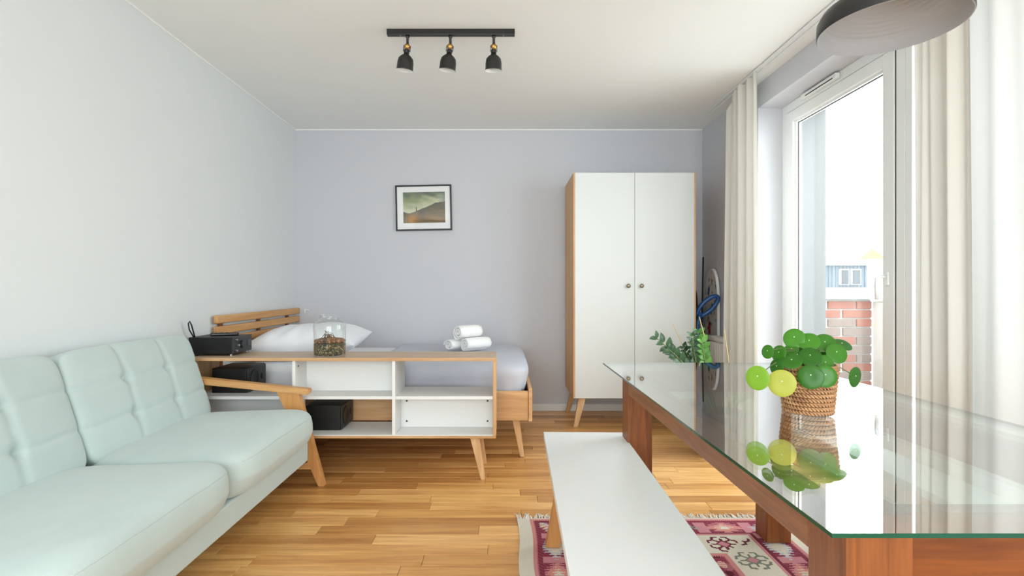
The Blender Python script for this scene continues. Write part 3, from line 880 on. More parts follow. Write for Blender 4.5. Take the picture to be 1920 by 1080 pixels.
b = nbm(); box(b, D2 - 0.009, D2 + 0.009, SB0 + 0.004, SB1 - 0.002, SZ0 + 0.0195, SZ1 - TK - 0.0005, 0.001); dv = obj('divider', b, M['white_matt'], SD)
b = nbm(); box(b, D1 - 0.009, D1 + 0.009, SB0 + 0.004, SB1 - 0.002, SH + 0.0125, SZ1 - TK - 0.0005, 0.001); obj('divider', b, M['white_matt'], SD)
b = nbm(); box(b, SX0 + TK + 0.0005, D2 - 0.0095, SB0 + 0.006, SB1 - 0.002, SH - 0.006, SH + 0.012, 0.001); obj('shelf', b, M['white_matt'], SD)
b = nbm(); box(b, D2 + 0.0095, SX1 - TK - 0.0005, SB0 + 0.006, SB1 - 0.002, SH - 0.006, SH + 0.012, 0.001); obj('shelf', b, M['white_matt'], SD)
b = nbm(); box(b, D1 + 0.0095, D2 - 0.0095, SB0 + 0.185, SB0 + 0.197, SH + 0.0125, SZ1 - TK - 0.0005); obj('back_panel', b, M['white_matt'], SD)
b = nbm(); box(b, D2 + 0.0095, SX1 - TK - 0.0005, SB0 + 0.185, SB0 + 0.197, SZ0 + 0.0195, SH - 0.0065); bp_ = obj('back_panel', b, M['white_matt'], SD)
b = nbm(); box(b, SX0 + TK + 0.0005, D1, SB0 + 0.185, SB0 + 0.197, SZ0 + 0.0195, SH - 0.0065); obj('back_panel', b, M['white_matt'], SD)
for (hx, hz) in ((D2 + 0.045, 0.428), (SX1 - 0.055, 0.428), (D2 + 0.045, 0.302), (SX1 - 0.055, 0.302)):
    b = nbm(); lathe(b, [(0, 0.002), (0.005, 0.002), (0.006, 0.0), (0, 0.0)], n=12); xform(b, Matrix.Translation((hx, SB0 + 0.1848, hz)) @ Matrix.Rotation(PI/2, 4, 'X'))
    obj('cam_lock', b, M['black_panel'], bp_)
b = nbm(); lathe(b, [(0, 0.002), (0.005, 0.002), (0.006, 0.0), (0, 0.0)], n=12); xform(b, Matrix.Translation((D1 + 0.0092, SB0 + 0.05, 0.665)) @ Matrix.Rotation(PI/2, 4, 'Y'))
obj('cam_lock', b, M['black_panel'], SD)
for (lx, s) in ((-0.165, 1), (-1.70, -1)):
    for (ly, sy) in ((3.175, -1), (3.425, 1)):
        b = nbm(); hexa(b, rect(lx + s*0.045, ly + sy*0.022, 0, 0.026, 0.026), rect(lx - s*0.005, ly, SZ0, 0.055, 0.042), 0.003)
        obj('leg', b, M['oak_z'], SD)

# amplifier, remote, speakers, cable
AM = thing('amplifier', 'black hi-fi amplifier standing on the sideboard behind the sofa', 'amplifier', (-1.77, 3.34, SZ1))
b = nbm(); box(b, -1.905, -1.640, 3.225, 3.455, SZ1 + 0.010, SZ1 + 0.112, 0.003); body = obj('case', b, M['black'], AM)
b = nbm(); box(b, -1.6395, -1.632, 3.222, 3.458, SZ1 + 0.012, SZ1 + 0.113, 0.002); fp = obj('front_panel', b, M['black_panel'], AM)
b = nbm(); box(b, -1.6315, -1.630, 3.40, 3.45, SZ1 + 0.045, SZ1 + 0.085); obj('display', b, M['black_gloss'], fp)
for (yy, zz2, r) in ((3.25, 0.03, 0.006), (3.25, 0.095, 0.005), (3.275, 0.06, 0.007), (3.33, 0.062, 0.024)):
    b = nbm(); lathe(b, [(0, 0.012), (r*0.9, 0.012), (r, 0.010), (r, 0), (0, 0)], n=16); xform(b, Matrix.Translation((-1.632, yy, SZ1 + zz2)) @ Matrix.Rotation(PI/2, 4, 'Y')); obj('knob', b, M['black_panel'] if r > 0.01 else M['steel'], fp, smooth=False)
for (xx, yy) in ((-1.655, 3.24), (-1.655, 3.44), (-1.89, 3.24), (-1.89, 3.44)):
    b = nbm(); lathe(b, [(0, 0), (0.010, 0), (0.010, 0.010), (0, 0.010)], (xx, yy, SZ1), 12); obj('foot', b, M['steel'], AM)
b = nbm(); box(b, -0.08, 0.08, -0.022, 0.022, 0, 0.018, 0.006)
RM = obj('remote_control', b, M['black_gloss']); RM.location = (-1.755, 3.36, SZ1 + 0.1125); RM.rotation_euler = (0, 0, math.radians(20))
tag(RM, 'black remote control lying on top of the amplifier', 'remote')
for i in range(3):
    for j in range(2):
        b = nbm(); lathe(b, [(0, 0.002), (0.004, 0.0015), (0.005, 0), (0, 0)], (-0.05 + i*0.03, -0.008 + j*0.016, 0.018), 8); obj('button', b, M['black_panel'], RM, local=True)
def speaker(x0, x1, z, label):
    t = thing('loudspeaker', label, 'speaker', ((x0+x1)/2, 3.37, z), 'black loudspeakers in the sideboard')
    b = nbm(); box(b, x0, x1 - 0.008, 3.245, 3.495, z, z + 0.150, 0.004); obj('cabinet', b, M['black'], t)
    b = nbm(); box(b, x1 - 0.0075, x1, 3.248, 3.492, z + 0.003, z + 0.147, 0.003); gr = obj('grille', b, M['black_panel'], t)
    b = nbm(); lathe(b, [(0.0, 0.001), (0.050, 0.002), (0.056, 0.004), (0.060, 0.0), (0, 0)], n=24); xform(b, Matrix.Translation((x1, 3.33, z + 0.075)) @ Matrix.Rotation(PI/2, 4, 'Y')); obj('woofer_ring', b, M['black'], gr, smooth=True)
    b = nbm(); lathe(b, [(0.0, 0.004), (0.018, 0.003), (0.022, 0.0), (0, 0)], n=20); xform(b, Matrix.Translation((x1, 3.44, z + 0.075)) @ Matrix.Rotation(PI/2, 4, 'Y')); obj('tweeter', b, M['black'], gr, smooth=True)
speaker(-1.775, -1.555, SH + 0.012, 'black loudspeaker on the upper shelf, half hidden by the sofa arm')
speaker(-1.205, -0.985, SZ0 + 0.019, 'black loudspeaker on the bottom shelf beside the sofa seat')
b = nbm()
tube(b, [(-1.888, 3.25, SZ1 + 0.112), (-1.885, 3.20, SZ1 + 0.16), (-1.882, 3.185, SZ1 + 0.20), (-1.878, 3.19, SZ1 + 0.212), (-1.872, 3.20, SZ1 + 0.19), (-1.875, 3.24, SZ1 + 0.1135)], 0.004, 6)
tag(obj('cable', b, M['black'], smooth=True), 'thin black cable looping up behind the sofa back', 'cable')

# jar terrarium
JX, JY = -1.062, 3.262
JR = thing('glass_jar', 'clear glass jar filled with gravel and bark on the sideboard', 'jar', (JX, JY, SZ1))
JZ = SZ1 + 0.0005
b = nbm()
prof = [(0.0, 0.0), (0.090, 0.0), (0.096, 0.006), (0.096, 0.180), (0.092, 0.196), (0.078, 0.208), (0.064, 0.214), (0.060, 0.224), (0.062, 0.238), (0.066, 0.246), (0.066, 0.250), (0.062, 0.250)]
lathe(b, prof, (JX, JY, JZ), 40); obj('jar', b, M['jar'], JR, smooth=True)
def layer(z0, z1, m_, nm, mound=0.0, seed=0):
    b = nbm(); pr = [(0, z0), (0.090, z0), (0.093, z0 + 0.003)]
    pr += [(0.093, z1)]
    pr += [(0.075, z1 + 0.006 + mound*0.3), (0.05, z1 + 0.008 + mound*0.75), (0.02, z1 + 0.008 + mound), (0, z1 + 0.008 + mound)]
    lathe(b, pr, (JX, JY, JZ), 40)
    for v in b.verts:
        if v.co.z > JZ + z1 - 0.001: v.co.z += 0.006*noise.noise((v.co.x*40, v.co.y*40, seed))
    obj(nm, b, m_, JR, smooth=True)
layer(0.004, 0.072, M['gravel'], 'gravel')
layer(0.081, 0.092, M['mulch'], 'bark', 0.006, 3)
for i in range(22):
    a = random.uniform(0, 2*PI); r = random.uniform(0.0, 0.045)
    a2 = a + random.uniform(0.8, 2.4); r2 = random.uniform(0.0, 0.03)
    b = nbm(); p0 = Vector((JX - 0.008 + r*math.cos(a), JY + r*math.sin(a), JZ + 0.105)); p1 = Vector((JX - 0.012 + r2*math.cos(a2), JY + r2*math.sin(a2), JZ + random.uniform(0.125, 0.152)))
    tube(b, [p0, (p0+p1)/2 + Vector((random.uniform(-.01,.01), random.uniform(-.01,.01), 0.008)), p1], [0.002, 0.0018, 0.001], 5); obj('twig', b, M['twig'], JR, smooth=True)

# small white bracket on the back wall above the pillow
b = nbm(); box(b, -1.835, -1.795, YB - 0.022, YB, 0.925, 0.936, 0.002); box(b, -1.835, -1.823, YB - 0.018, YB, 0.905, 0.925, 0.002)
tag(obj('wall_hook', b, M['white']), 'tiny white bracket on the back wall above the headboard', 'hook')

# ------------------------------------------------------------------ PICTURE
PCX, PCZ, PWd, PHt = -0.735, 1.872, 0.516, 0.420
PC = thing('framed_picture', 'small hillside landscape in black frame with white mat on back wall', 'picture', (PCX, YB - 0.012, PCZ))
PC.rotation_euler = (0, math.radians(-1.1), 0)
def pbox(x0, x1, y0, y1, z0, z1, nm, m_, bev=0):
    b = nbm(); box(b, x0, x1, y0, y1, z0, z1, bev); return obj(nm, b, m_, PC, local=True)
fw = 0.014; hw, hh = PWd/2, PHt/2
pbox(-hw, hw, -0.014, 0.010, hh - fw, hh, 'frame_bar', M['frame_black'], 0.002)
pbox(-hw, hw, -0.014, 0.010, -hh, -hh + fw, 'frame_bar', M['frame_black'], 0.002)
pbox(-hw, -hw + fw, -0.014, 0.010, -hh + fw, hh - fw, 'frame_bar', M['frame_black'], 0.002)
pbox(hw - fw, hw, -0.014, 0.010, -hh + fw, hh - fw, 'frame_bar', M['frame_black'], 0.002)
pbox(-hw + fw, hw - fw, -0.004, 0.004, -hh + fw, hh - fw, 'mat_board', M['mat'])
def colour_grid(name, m_, parent, nx, ny, pos, colfn, local=True):
    verts = [pos(i/nx, j/ny) for j in range(ny+1) for i in range(nx+1)]
    faces = [(j*(nx+1)+i, j*(nx+1)+i+1, (j+1)*(nx+1)+i+1, (j+1)*(nx+1)+i) for j in range(ny) for i in range(nx)]
    me = bpy.data.meshes.new(name); me.from_pydata(verts, [], faces); me.materials.append(m_)
    at = me.color_attributes.new('tone', 'FLOAT_COLOR', 'CORNER')
    buf = []
    for j in range(ny):
        for i in range(nx):
            c = colfn((i+0.5)/nx, (j+0.5)/ny, i, j)
            buf.extend(tuple(c[:3]) + (1.0,)) if False else None
            for _ in range(4): buf.extend((c[0], c[1], c[2], 1.0))
    at.data.foreach_set('color', buf)
    me.update()
    return new_obj(name, me, parent)
def lerp(a, b_, t):
    t = max(0, min(1, t)); return tuple(a[k] + (b_[k]-a[k])*t for k in range(3))
def paint(u, v, i, j):
    n1 = noise.noise((u*5, v*9, 3.1)); n2 = noise.noise((u*14, v*22, 8.0))
    hill = 0.34 + 0.05*math.sin(u*5 + 1.0) + (0.36 * max(0, min(1, (u - 0.28)/0.48)) if u > 0.28 else 0) + 0.012*n2
    hill = min(hill, 0.685)
    if u < 0.28: hill = 0.37 - 0.05*math.sin(u/0.28*PI) + 0.01*n2
    if v > hill:
        c = lerp(srgb(206, 210, 178), srgb(142, 156, 116), (v - hill)*2.6 + n1*0.5)
        c = lerp(c, srgb(84, 98, 90), (v - 0.78)*4 + n1*0.6)
        c = lerp(c, srgb(92, 124, 128), (u - 0.8)*3 + n2*0.3)
        if abs(u - 0.315) < 0.012 and v < hill + 0.13: c = srgb(84, 70, 60)
        return c
    c = lerp(srgb(78, 78, 66), srgb(120, 104, 72), (hill - v)*2.4 + n1*0.6)
    g_ = math.exp(-((u - 0.22)/0.13)**2 - ((v - 0.12)/0.14)**2)
    c = lerp(c, srgb(196, 140, 62), g_ + n2*0.35*g_)
    g2 = math.exp(-((u - 0.75)/0.25)**2 - ((v - 0.18 + 0.2*(u-0.6))/0.06)**2)
    c = lerp(c, srgb(166, 126, 84), g2*0.8 + n2*0.3)
    return c
iw, ih = 0.386, 0.284
colour_grid('print', M['paint'], PC, 96, 72, lambda u, v: (-iw/2 + iw*u + 0.004, -0.0050, -ih/2 + ih*v + 0.003), paint)
pbox(-hw + fw, hw - fw, -0.009, -0.0075, -hh + fw, hh - fw, 'glass', M['pane'])

# ------------------------------------------------------------------ WARDROBE
WX0, WX1, WY0, WY1, WZ0, WZ1 = 0.568, 1.566, 4.338, 4.915, 0.234, 2.070
WD = thing('wardrobe', 'tall two door white wardrobe with oak sides and splayed legs', 'wardrobe', (1.067, 4.62, 0.0))
for xx in (WX0, WX1 - 0.016):
    b = nbm(); box(b, xx, xx + 0.016, WY0, WY1, WZ0, WZ1, 0.002); obj('side_panel', b, M['oak_z'], WD)
b = nbm(); box(b, WX0 + 0.0165, WX1 - 0.0165, WY0 + 0.022, WY1, WZ1 - 0.02, WZ1 - 0.002); obj('top_panel', b, M['white'], WD)
b = nbm(); box(b, WX0 + 0.0165, WX1 - 0.0165, WY0 + 0.022, WY1, WZ0 + 0.002, WZ0 + 0.02); obj('bottom_panel', b, M['white'], WD)
b = nbm(); box(b, WX0 + 0.0165, WX1 - 0.0165, WY1 - 0.01, WY1, WZ0 + 0.02, WZ1 - 0.02); obj('back_panel', b, M['white'], WD)
xm = (WX0 + WX1) / 2
for (a, e, kx) in ((WX0 + 0.0145, xm - 0.0015, xm - 0.056), (xm + 0.0015, WX1 - 0.0145, xm + 0.052)):
    b = nbm(); box(b, a, e, WY0 - 0.002, WY0 + 0.018, WZ0, WZ1, 0.0015); dr = obj('door', b, M['front'], WD)
    b = nbm(); lathe(b, [(0, 0), (0.009, 0), (0.008, 0.012), (0.010, 0.018), (0.0165, 0.022), (0.0175, 0.027), (0.015, 0.032), (0, 0.033)], n=20)
    xform(b, Matrix.Translation((kx, WY0 - 0.002, 1.150)) @ Matrix.Rotation(PI/2, 4, 'X')); obj('knob', b, M['knob'], dr, smooth=True)
for (fxx, txx) in ((0.587, 0.648), (1.547, 1.486)):
    for (fy, ty) in ((4.352, 4.40), (4.885, 4.85)):
        b = nbm(); hexa(b, rect(fxx, fy, 0, 0.036, 0.030), rect(txx, ty, WZ0, 0.060, 0.045), 0.003); obj('leg', b, M['oak_z'], WD)

# ------------------------------------------------------------------ things in the corner
IB = thing('ironing_board', 'floral ironing board leaning upright in the corner behind the wardrobe', 'ironing board', (1.80, 4.63, 0.0))
poly = []
for i in range(15):
    a = PI * i / 14; poly.append((4.625 + 0.130*math.cos(a) if 0 < i < 14 else 4.625 + (0.135 if i == 0 else -0.135), 1.06 + 0.24*math.sin(a)**0.9))
poly = [(4.76, 0.03)] + poly + [(4.49, 0.03)]
b = nbm(); extrude_poly(b, poly, 'x', 1.800, 1.822); obj('board', b, M['white_matt'], IB)
def floral(u, v, i, j):
    c = srgb(226, 222, 216)
    for (cu, cv, r, col) in ((0.35, 0.60, 0.11, srgb(190, 44, 50)), (0.55, 0.415, 0.12, srgb(204, 40, 52)), (0.3, 0.25, 0.11, srgb(190, 44, 50)), (0.3, 0.86, 0.08, srgb(60, 96, 140)), (0.55, 0.73, 0.07, srgb(40, 80, 130)), (0.7, 0.30, 0.05, srgb(120, 150, 160)), (0.6, 0.92, 0.05, srgb(150, 140, 132))):
        d = math.hypot((u - cu)*0.6, (v - cv)) + 0.05*noise.noise((u*16, v*34, cu*9))
        if d < r*0.55: c = col
    if noise.noise((u*9, v*22, 5)) > 0.42: c = srgb(150, 160, 168)
    if noise.noise((u*12, v*28, 15)) > 0.5: c = srgb(36, 40, 52)
    return c
colour_grid('cover', M['paint'], IB, 30, 110, lambda u, v: ((1.7985 - 1.80), (4.752 - 0.254*(u if v < 0.78 else 0.5 + (u - 0.5)*math.sqrt(max(0.0, 1 - ((v - 0.78)/0.222)**2)))) - 4.63, 0.04 + 1.25*v), floral)
for yy in (4.55, 4.70):
    b = nbm(); tube(b, [(1.785, yy, 0.0), (1.79, yy, 0.45)], 0.010, 8); obj('leg', b, M['black_metal'], IB, smooth=True)

b = nbm()
loop = []
for i in range(24):
    a = 2*PI*i/24
    q = Vector((0.042*math.cos(a), 0.105*math.sin(a)))
    ca, sa = math.cos(-0.75), math.sin(-0.75)
    loop.append((1.685 + q.x*ca - q.y*sa, 4.40 - 0.02*math.sin(a), 0.985 + q.x*sa + q.y*ca))
tube(b, loop, 0.018, 8, closed=True)
tube(b, [(1.600, 4.41, 0.0), (1.602, 4.41, 0.5), (1.605, 4.41, 0.84), (1.630, 4.405, 0.93)], 0.018, 8)
tag(obj('floor_cleaner', b, M['blue'], smooth=True), 'blue loop handled floor cleaner in the corner beside the wardrobe', 'cleaner')
for (p0, p1, r, lb) in (((1.66, 4.50, 0.0), (1.730, 4.62, 1.40), 0.009, 'taller thin black pole leaning beside the ironing board'),
                    ((1.672, 4.66, 0.0), (1.690, 4.72, 1.25), 0.010, 'shorter thin black pole leaning right behind the wardrobe side')):
    b = nbm(); tube(b, [p0, p1], [r, r*0.8], 8)
    tag(obj('black_pole', b, M['black_metal'], smooth=True), lb, 'pole')
b = nbm(); rbox(b, 0.060, 0.10, 1.12, 4, 10, None, (1.625, 4.56, 0.57))
tag(obj('folded_bag', b, M['black'], smooth=True), 'tall black folded bag standing in the corner behind the wardrobe', 'bag')

# ------------------------------------------------------------------ RUG
RX0, RX1, RY0, RY1 = 0.068, 1.345, 0.70, 2.605
CR, PK, MR, DK, GY, SLM, BL = srgb(222, 214, 198), srgb(204, 138, 146), srgb(148, 66, 84), srgb(98, 40, 54), srgb(156, 152, 150), srgb(218, 146, 132), srgb(190, 196, 208)
HSEG = [((0.20, 0.26), (0.50, 0.52)), ((0.50, 0.52), (0.80, 0.40)), ((0.80, 0.40), (0.84, 0.18)), ((0.50, 0.52), (0.44, 0.82)), ((0.44, 0.82), (0.18, 0.86)), ((0.45, 0.0), (0.66, 0.0)), ((0.0, 0.45), (0.0, 0.62))]
def hook(x, y, s_):
    x, y = abs(x)*2/s_, abs(y)*2/s_
    if x > 1 or y > 1: return '.'
    d = x + y
    if d < 0.34: return 'o'
    if d < 0.50: return '#'
    for (a, c) in HSEG:
        vx, vy = c[0]-a[0], c[1]-a[1]
        t = max(0, min(1, ((x-a[0])*vx + (y-a[1])*vy)/(vx*vx+vy*vy)))
        if math.hypot(x - a[0] - vx*t, y - a[1] - vy*t) < 0.075: return '#'
    return '.'
def rug_col(u, v, i, j):
    x = (RX1 - RX0)*u; y = (RY1 - RY0)*v
    ex = min(x, (RX1 - RX0) - x); ey = min(y, (RY1 - RY0) - y)
    jag = 0.010 * ((j % 3) - 1) ; jag2 = 0.008 * ((i*7 + j*3) % 4 - 1.5)
    ea = ex - 0.062; eb = ey - 0.012           # distance inside the plain selvedge
    e = min(ea, eb)
    if e < 0: return CR
    ej = min(ea + 0.006*((j % 2)), eb + 0.006*((i % 2)))
    if ej < 0.018: return lerp(SLM, PK, 0.5 + 0.5*noise.noise((u*9, v*9, 1)))
    if e < 0.038: return MR if (i + j) % 5 else DK
    if e < 0.145:
        # border with stepped diamonds
        along, across = (y, ea) if ea < eb else (x, eb)
        per = 0.215
        k = int(along/per); t = (along/per - k - 0.5) * per
        c = across - 0.092
        d = abs(t)/0.098 + abs(c)/0.058 + 0.42*((j % 4)/3 - 0.5) + 0.2*noise.noise((i*0.3, j*0.9, 2))
        cols = [(CR, GY), (GY, DK), (PK, SLM), (BL, CR), (CR, SLM)]
        ca, cb = cols[(k + (1 if ea < eb else 3)) % 5]
        if d < 0.32: return CR
        if d < 0.72: return cb
        if d < 1.0: return ca
        if abs(t) > 0.082: return PK
        return MR if (i*3 + j*5) % 7 else DK
    if e < 0.155: return DK if (i + j) % 2 else MR
    if e < 0.170: return PK if (i + j) % 3 else SLM
    if e < 0.335:
        along, across = (y, ea) if ea < eb else (x, eb)
        per = 0.20
        k = int(along/per); t = (along/per - k - 0.5) * per
        c = across - 0.252
        h = hook(t if ea >= eb else c, c if ea >= eb else t, 0.150)
        if h == '#': return (lerp(DK, MR, 0.3), srgb(112, 108, 112), lerp(DK, MR, 0.6), srgb(128, 132, 120))[k % 4]
        if h == 'o': return PK
        return CR
    if ej < 0.362: return SLM if (i + j) % 2 else PK
    n_ = noise.noise((u*16, v*24, 4.0)); cx_ = (x - (RX1-RX0)/2)
    m_ = math.sin(abs(cx_)*60) * math.sin(y*46)
    if m_ > 0.45: return SLM if (j % 3) else CR
    if m_ < -0.6: return DK
    return MR if n_ > -0.25 else lerp(MR, PK, 0.5)
RG = thing('rug', 'fringed kilim rug in burgundy, pink and cream under the table', 'rug', ((RX0+RX1)/2, (RY0+RY1)/2, 0.0))
def rug_pos(u, v):
    x = RX0 + (RX1 - RX0)*u; y = RY0 + (RY1 - RY0)*v
    ex = min(u, 1-u)
    x += 0.006*math.sin(y*11)*(1 - u)**3
    z = 0.0065 + 0.003*math.exp(-u*22)*math.sin(y*9 + 1)
    return (x - (RX0+RX1)/2, y - (RY0+RY1)/2, z)
rw = colour_grid('weave', M['rug'], RG, 256, 380, rug_pos, rug_col)
sm = rw.modifiers.new('thickness', 'SOLIDIFY'); sm.thickness = 0.005; sm.offset = -1
b = nbm()
for end, sg in ((RY1, 1), (RY0, -1)):
    for i in range(170):
        x = RX0 + 0.006 + (RX1 - RX0 - 0.012)*i/169 + random.uniform(-0.002, 0.002)
        ln = random.uniform(0.035, 0.070); dx = random.uniform(-0.022, 0.022)
        tube(b, [(x, end - sg*0.004, 0.005), (x + dx*0.4, end + sg*ln*0.5, 0.005 + random.uniform(0, 0.006)), (x + dx, end + sg*ln, 0.0028)], [0.0028, 0.0025, 0.0014], 5)
fr_ = obj('fringe', b, M['fringe'], RG, smooth=True); fr_['kind'] = 'stuff'

# ------------------------------------------------------------------ TABLE
TB = thing('dining_table', 'heavy brown oak dining table with a clear glass top', 'table', (0.905, 1.65, 0.008))
GZ = 0.775; GT = 0.007
LZ0 = 0.0085
legs = ((0.547, 0.654), (1.158, 1.265)); legy = ((0.851, 0.958), (2.345, 2.452))
for (xa, xb) in legs:
    for (ya, yb) in legy:
        b = nbm(); box(b, xa, xb, ya, yb, LZ0, GZ - GT - 0.001, 0.002); obj('leg', b, M['teak_z'], TB)
AZ0, AZ1 = 0.662, GZ - GT - 0.001
for (xa, xb) in ((0.5475, 0.580), (1.232, 1.2645)):
    b = nbm(); box(b, xa, xb, 0.9585, 2.3445, AZ0, AZ1, 0.002); obj('apron', b, M['teak_y'], TB)
for (ya, yb) in ((0.862, 0.895), (2.41, 2.445)):
    b = nbm(); box(b, 0.6545, 1.1575, ya, yb, 0.60 if ya < 1 else AZ0, AZ1, 0.002); obj('apron', b, M['teak_x'], TB)
# glass slab: faces by direction get the clear or the green edge material
b = nbm(); box(b, 0.474, 1.336, 0.769, 2.540, GZ - GT, GZ)
me_o = obj('glass_top', b, [M['glass'], M['glass_edge']], TB)
for p in me_o.data.polygons:
    if abs(p.normal.z) < 0.5: p.material_index = 1

# ------------------------------------------------------------------ BENCHES
def bench(label, cx, cy, rz, wd, ln, zbase=0.0):
    t = thing('bench', label, 'bench', (cx, cy, 0.0), 'white topped benches at the table', rz)
    b = nbm(); box(b, -wd/2, wd/2, -ln/2, ln/2, 0.420, 0.450, 0.003); obj('seat', b, M['white'], t, local=True)
    for s in (-1, 1):
        for yy in (-ln/2 + 0.20, ln/2 - 0.20):
            xo = s*(wd/2 + 0.004); xi = s*(wd/2 - 0.075)
            q = lambda xc, z, w_: rect(xc, yy, z, w_, 0.045)
            b = nbm(); hexa(b, q(xo - s*0.033, zbase, 0.062), q(xi - s*0.033, 0.4195, 0.066), 0.002); obj('leg', b, M['arm_oak_z'], t, local=True)
    for yy in (-ln/2 + 0.20, ln/2 - 0.20):
        b = nbm(); box(b, -wd/2 + 0.10, wd/2 - 0.10, yy - 0.018, yy + 0.018, 0.365, 0.4195, 0.002); obj('rail', b, M['arm_oak'], t, local=True)
    return t
bench('long white bench with splayed oak legs standing in front of the table', 0.3545, 1.755, math.radians(-1.5), 0.37, 1.53, 0.0085)
bench('white bench on the window side, seen through the glass table top', 1.52, 2.065, 0.0, 0.20, 0.78, 0.0)

# ------------------------------------------------------------------ PENDANT LAMP
PX, PY, PZ, PR = 1.265, 1.742, 1.978, 0.209
PL = thing('pendant_lamp', 'large black round pendant lamp shade hanging over the table', 'lamp', (PX, PY, PZ))
b = nbm()
out_p = [(PR, 0.0), (PR + 0.002, 0.004), (PR + 0.001, 0.045), (PR - 0.012, 0.070), (PR - 0.06, 0.105), (PR - 0.12, 0.125), (0.045, 0.135), (0.030, 0.140)]
lathe(b, out_p, (PX, PY, PZ), 72); obj('shade', b, M['black_metal'], PL, smooth=True)
b = nbm()
in_p = [(PR, 0.0), (PR - 0.004, -0.001), (PR - 0.0045, 0.040)]
r = PR - 0.016; z = 0.044
in_p.append((r, z))
while r > 0.035:
    in_p += [(r - 0.004, z + 0.006), (r - 0.009, z + 0.0085), (r - 0.018, z + 0.0085)]
    r -= 0.018; z += 0.0085
in_p += [(0.0, z + 0.004)]
zmax = max(p[1] for p in in_p)
in_p = [(p[0], p[1] if p[1] < 0.05 else 0.05 + (p[1]-0.05)*0.075/max(0.0751, zmax-0.05)) for p in in_p]
lathe(b, in_p, (PX, PY, PZ), 72); obj('shade_lining', b, M['lamp_in'], PL, smooth=True)
b = nbm(); lathe(b, [(0, 0.195), (0.020, 0.195), (0.030, 0.185), (0.032, 0.135), (0, 0.135)], (PX, PY, PZ), 24); obj('socket_cup', b, M['black_metal'], PL, smooth=True)
b = nbm(); tube(b, [(PX, PY, PZ + 0.19), (PX, PY, ZC - 0.03)], 0.003, 8); obj('cord', b, M['black'], PL, smooth=True)
b = nbm(); lathe(b, [(0, 0), (0.05, 0), (0.05, -0.022), (0.045, -0.03), (0, -0.03)], (PX, PY, ZC), 28); obj('ceiling_rose', b, M['black_metal'], PL, smooth=True)

# ------------------------------------------------------------------ TRACK LIGHT
TY = 3.035
TL = thing('track_light', 'black ceiling bar with three small bell shaped spotlights', 'light', (-0.3, TY, ZC - 0.035))
b = nbm(); box(b, -0.662, 0.064, TY - 0.016, TY + 0.016, ZC - 0.033, ZC, 0.002); obj('bar', b, M['black_metal'], TL)
for xx in (-0.585, 0.0): 
    b = nbm(); lathe(b, [(0, 0), (0.004, 0), (0.004, -0.003), (0, -0.003)], (xx, TY - 0.004, ZC - 0.033), 10); obj('screw', b, M['steel'], TL)
for (xx, tilt, ty_) in ((-0.546, 8, 0.006), (-0.302, 8, -0.006), (-0.055, 1, 0.004)):
    zb = ZC - 0.033
    b = nbm(); lathe(b, [(0, 0), (0.011, 0), (0.011, -0.010), (0.0075, -0.014), (0.0075, -0.055), (0, -0.055)], (xx, TY, zb), 14); obj('stem', b, M['black_metal'], TL, smooth=True)
    R = Matrix.Translation((xx, TY, zb - 0.045)) @ Matrix.Rotation(math.radians(tilt), 4, 'Y') @ Matrix.Rotation(math.radians(8), 4, 'X')
    b = nbm(); lathe(b, [(0, -0.052), (0.014, -0.052), (0.016, -0.060), (0.030, -0.070), (0.042, -0.084), (0.046, -0.105), (0.0465, -0.140), (0.0498, -0.1478), (0.0494, -0.1478), (0.0455, -0.140), (0.0445, -0.105), (0.040, -0.086), (0.028, -0.073), (0, -0.068)], n=32)
    xform(b, R); sh = obj('shade', b, M['black_metal'], TL, smooth=True)
    b = nbm(); lathe(b, [(0.0492, -0.1479), (0.0449, -0.1395), (0.0440, -0.105), (0.0395, -0.087), (0.0275, -0.0745), (0, -0.070)], n=32); xform(b, R); obj('shade_lining', b, M['white'], sh, smooth=True)
    b = nbm(); lathe(b, [(0, -0.004), (0.012, -0.004), (0.0165, -0.010), (0.0165, -0.022), (0.013, -0.026), (0.012, -0.034), (0, -0.034)], n=20); xform(b, R); obj('brass_collar', b, M['brass'], sh, smooth=True)
    b = nbm(); lathe(b, [(0, -0.0335), (0.015, -0.0335), (0.016, -0.052), (0, -0.052)], n=20)
    for s in (-1, 1): box(b, s*0.0185 - 0.0015, s*0.0185 + 0.0015, -0.005, 0.005, -0.045, -0.012)
    xform(b, R); obj('lamp_holder', b, M['black_metal'], sh)
    b = nbm(); lathe(b, [(0, -0.125), (0.014, -0.122), (0.022, -0.108), (0.020, -0.092), (0.012, -0.078), (0, -0.076)], n=20); xform(b, R); obj('bulb', b, M['white'], sh, smooth=True)

# ------------------------------------------------------------------ PILEA in a wicker basket
KX, KY, KZ = 0.873, 1.530, GZ + 0.0005
BK = thing('wicker_basket', 'small woven wicker plant basket standing on the glass table', 'basket', (KX, KY, KZ))
HB_ = 0.132
def brad(z): return 0.060 + 0.0125 * (z/HB_)
b = nbm()
ST = 44
rows_n = 11
for rI in range(rows_n):
    z = 0.006 + rI * (HB_ - 0.010)/(rows_n - 1)
    for strand in (0, 1):
        pts = []
        for i in range(ST*4):
            a = 2*PI*i/(ST*4)
            s = math.sin(a*ST/2 + strand*PI + (rI % 2)*PI*0.5)
            rr = brad(z) + 0.0042*s
            pts.append((KX + rr*math.cos(a), KY + rr*math.sin(a), KZ + z + 0.0038*math.cos(a*ST/2 + strand*PI + (rI % 2)*PI*0.5)))
        tube(b, pts, 0.0031, 6, closed=True)
wv = obj('weave', b, M['wicker'], BK, smooth=True); wv['kind'] = 'stuff'
b = nbm()
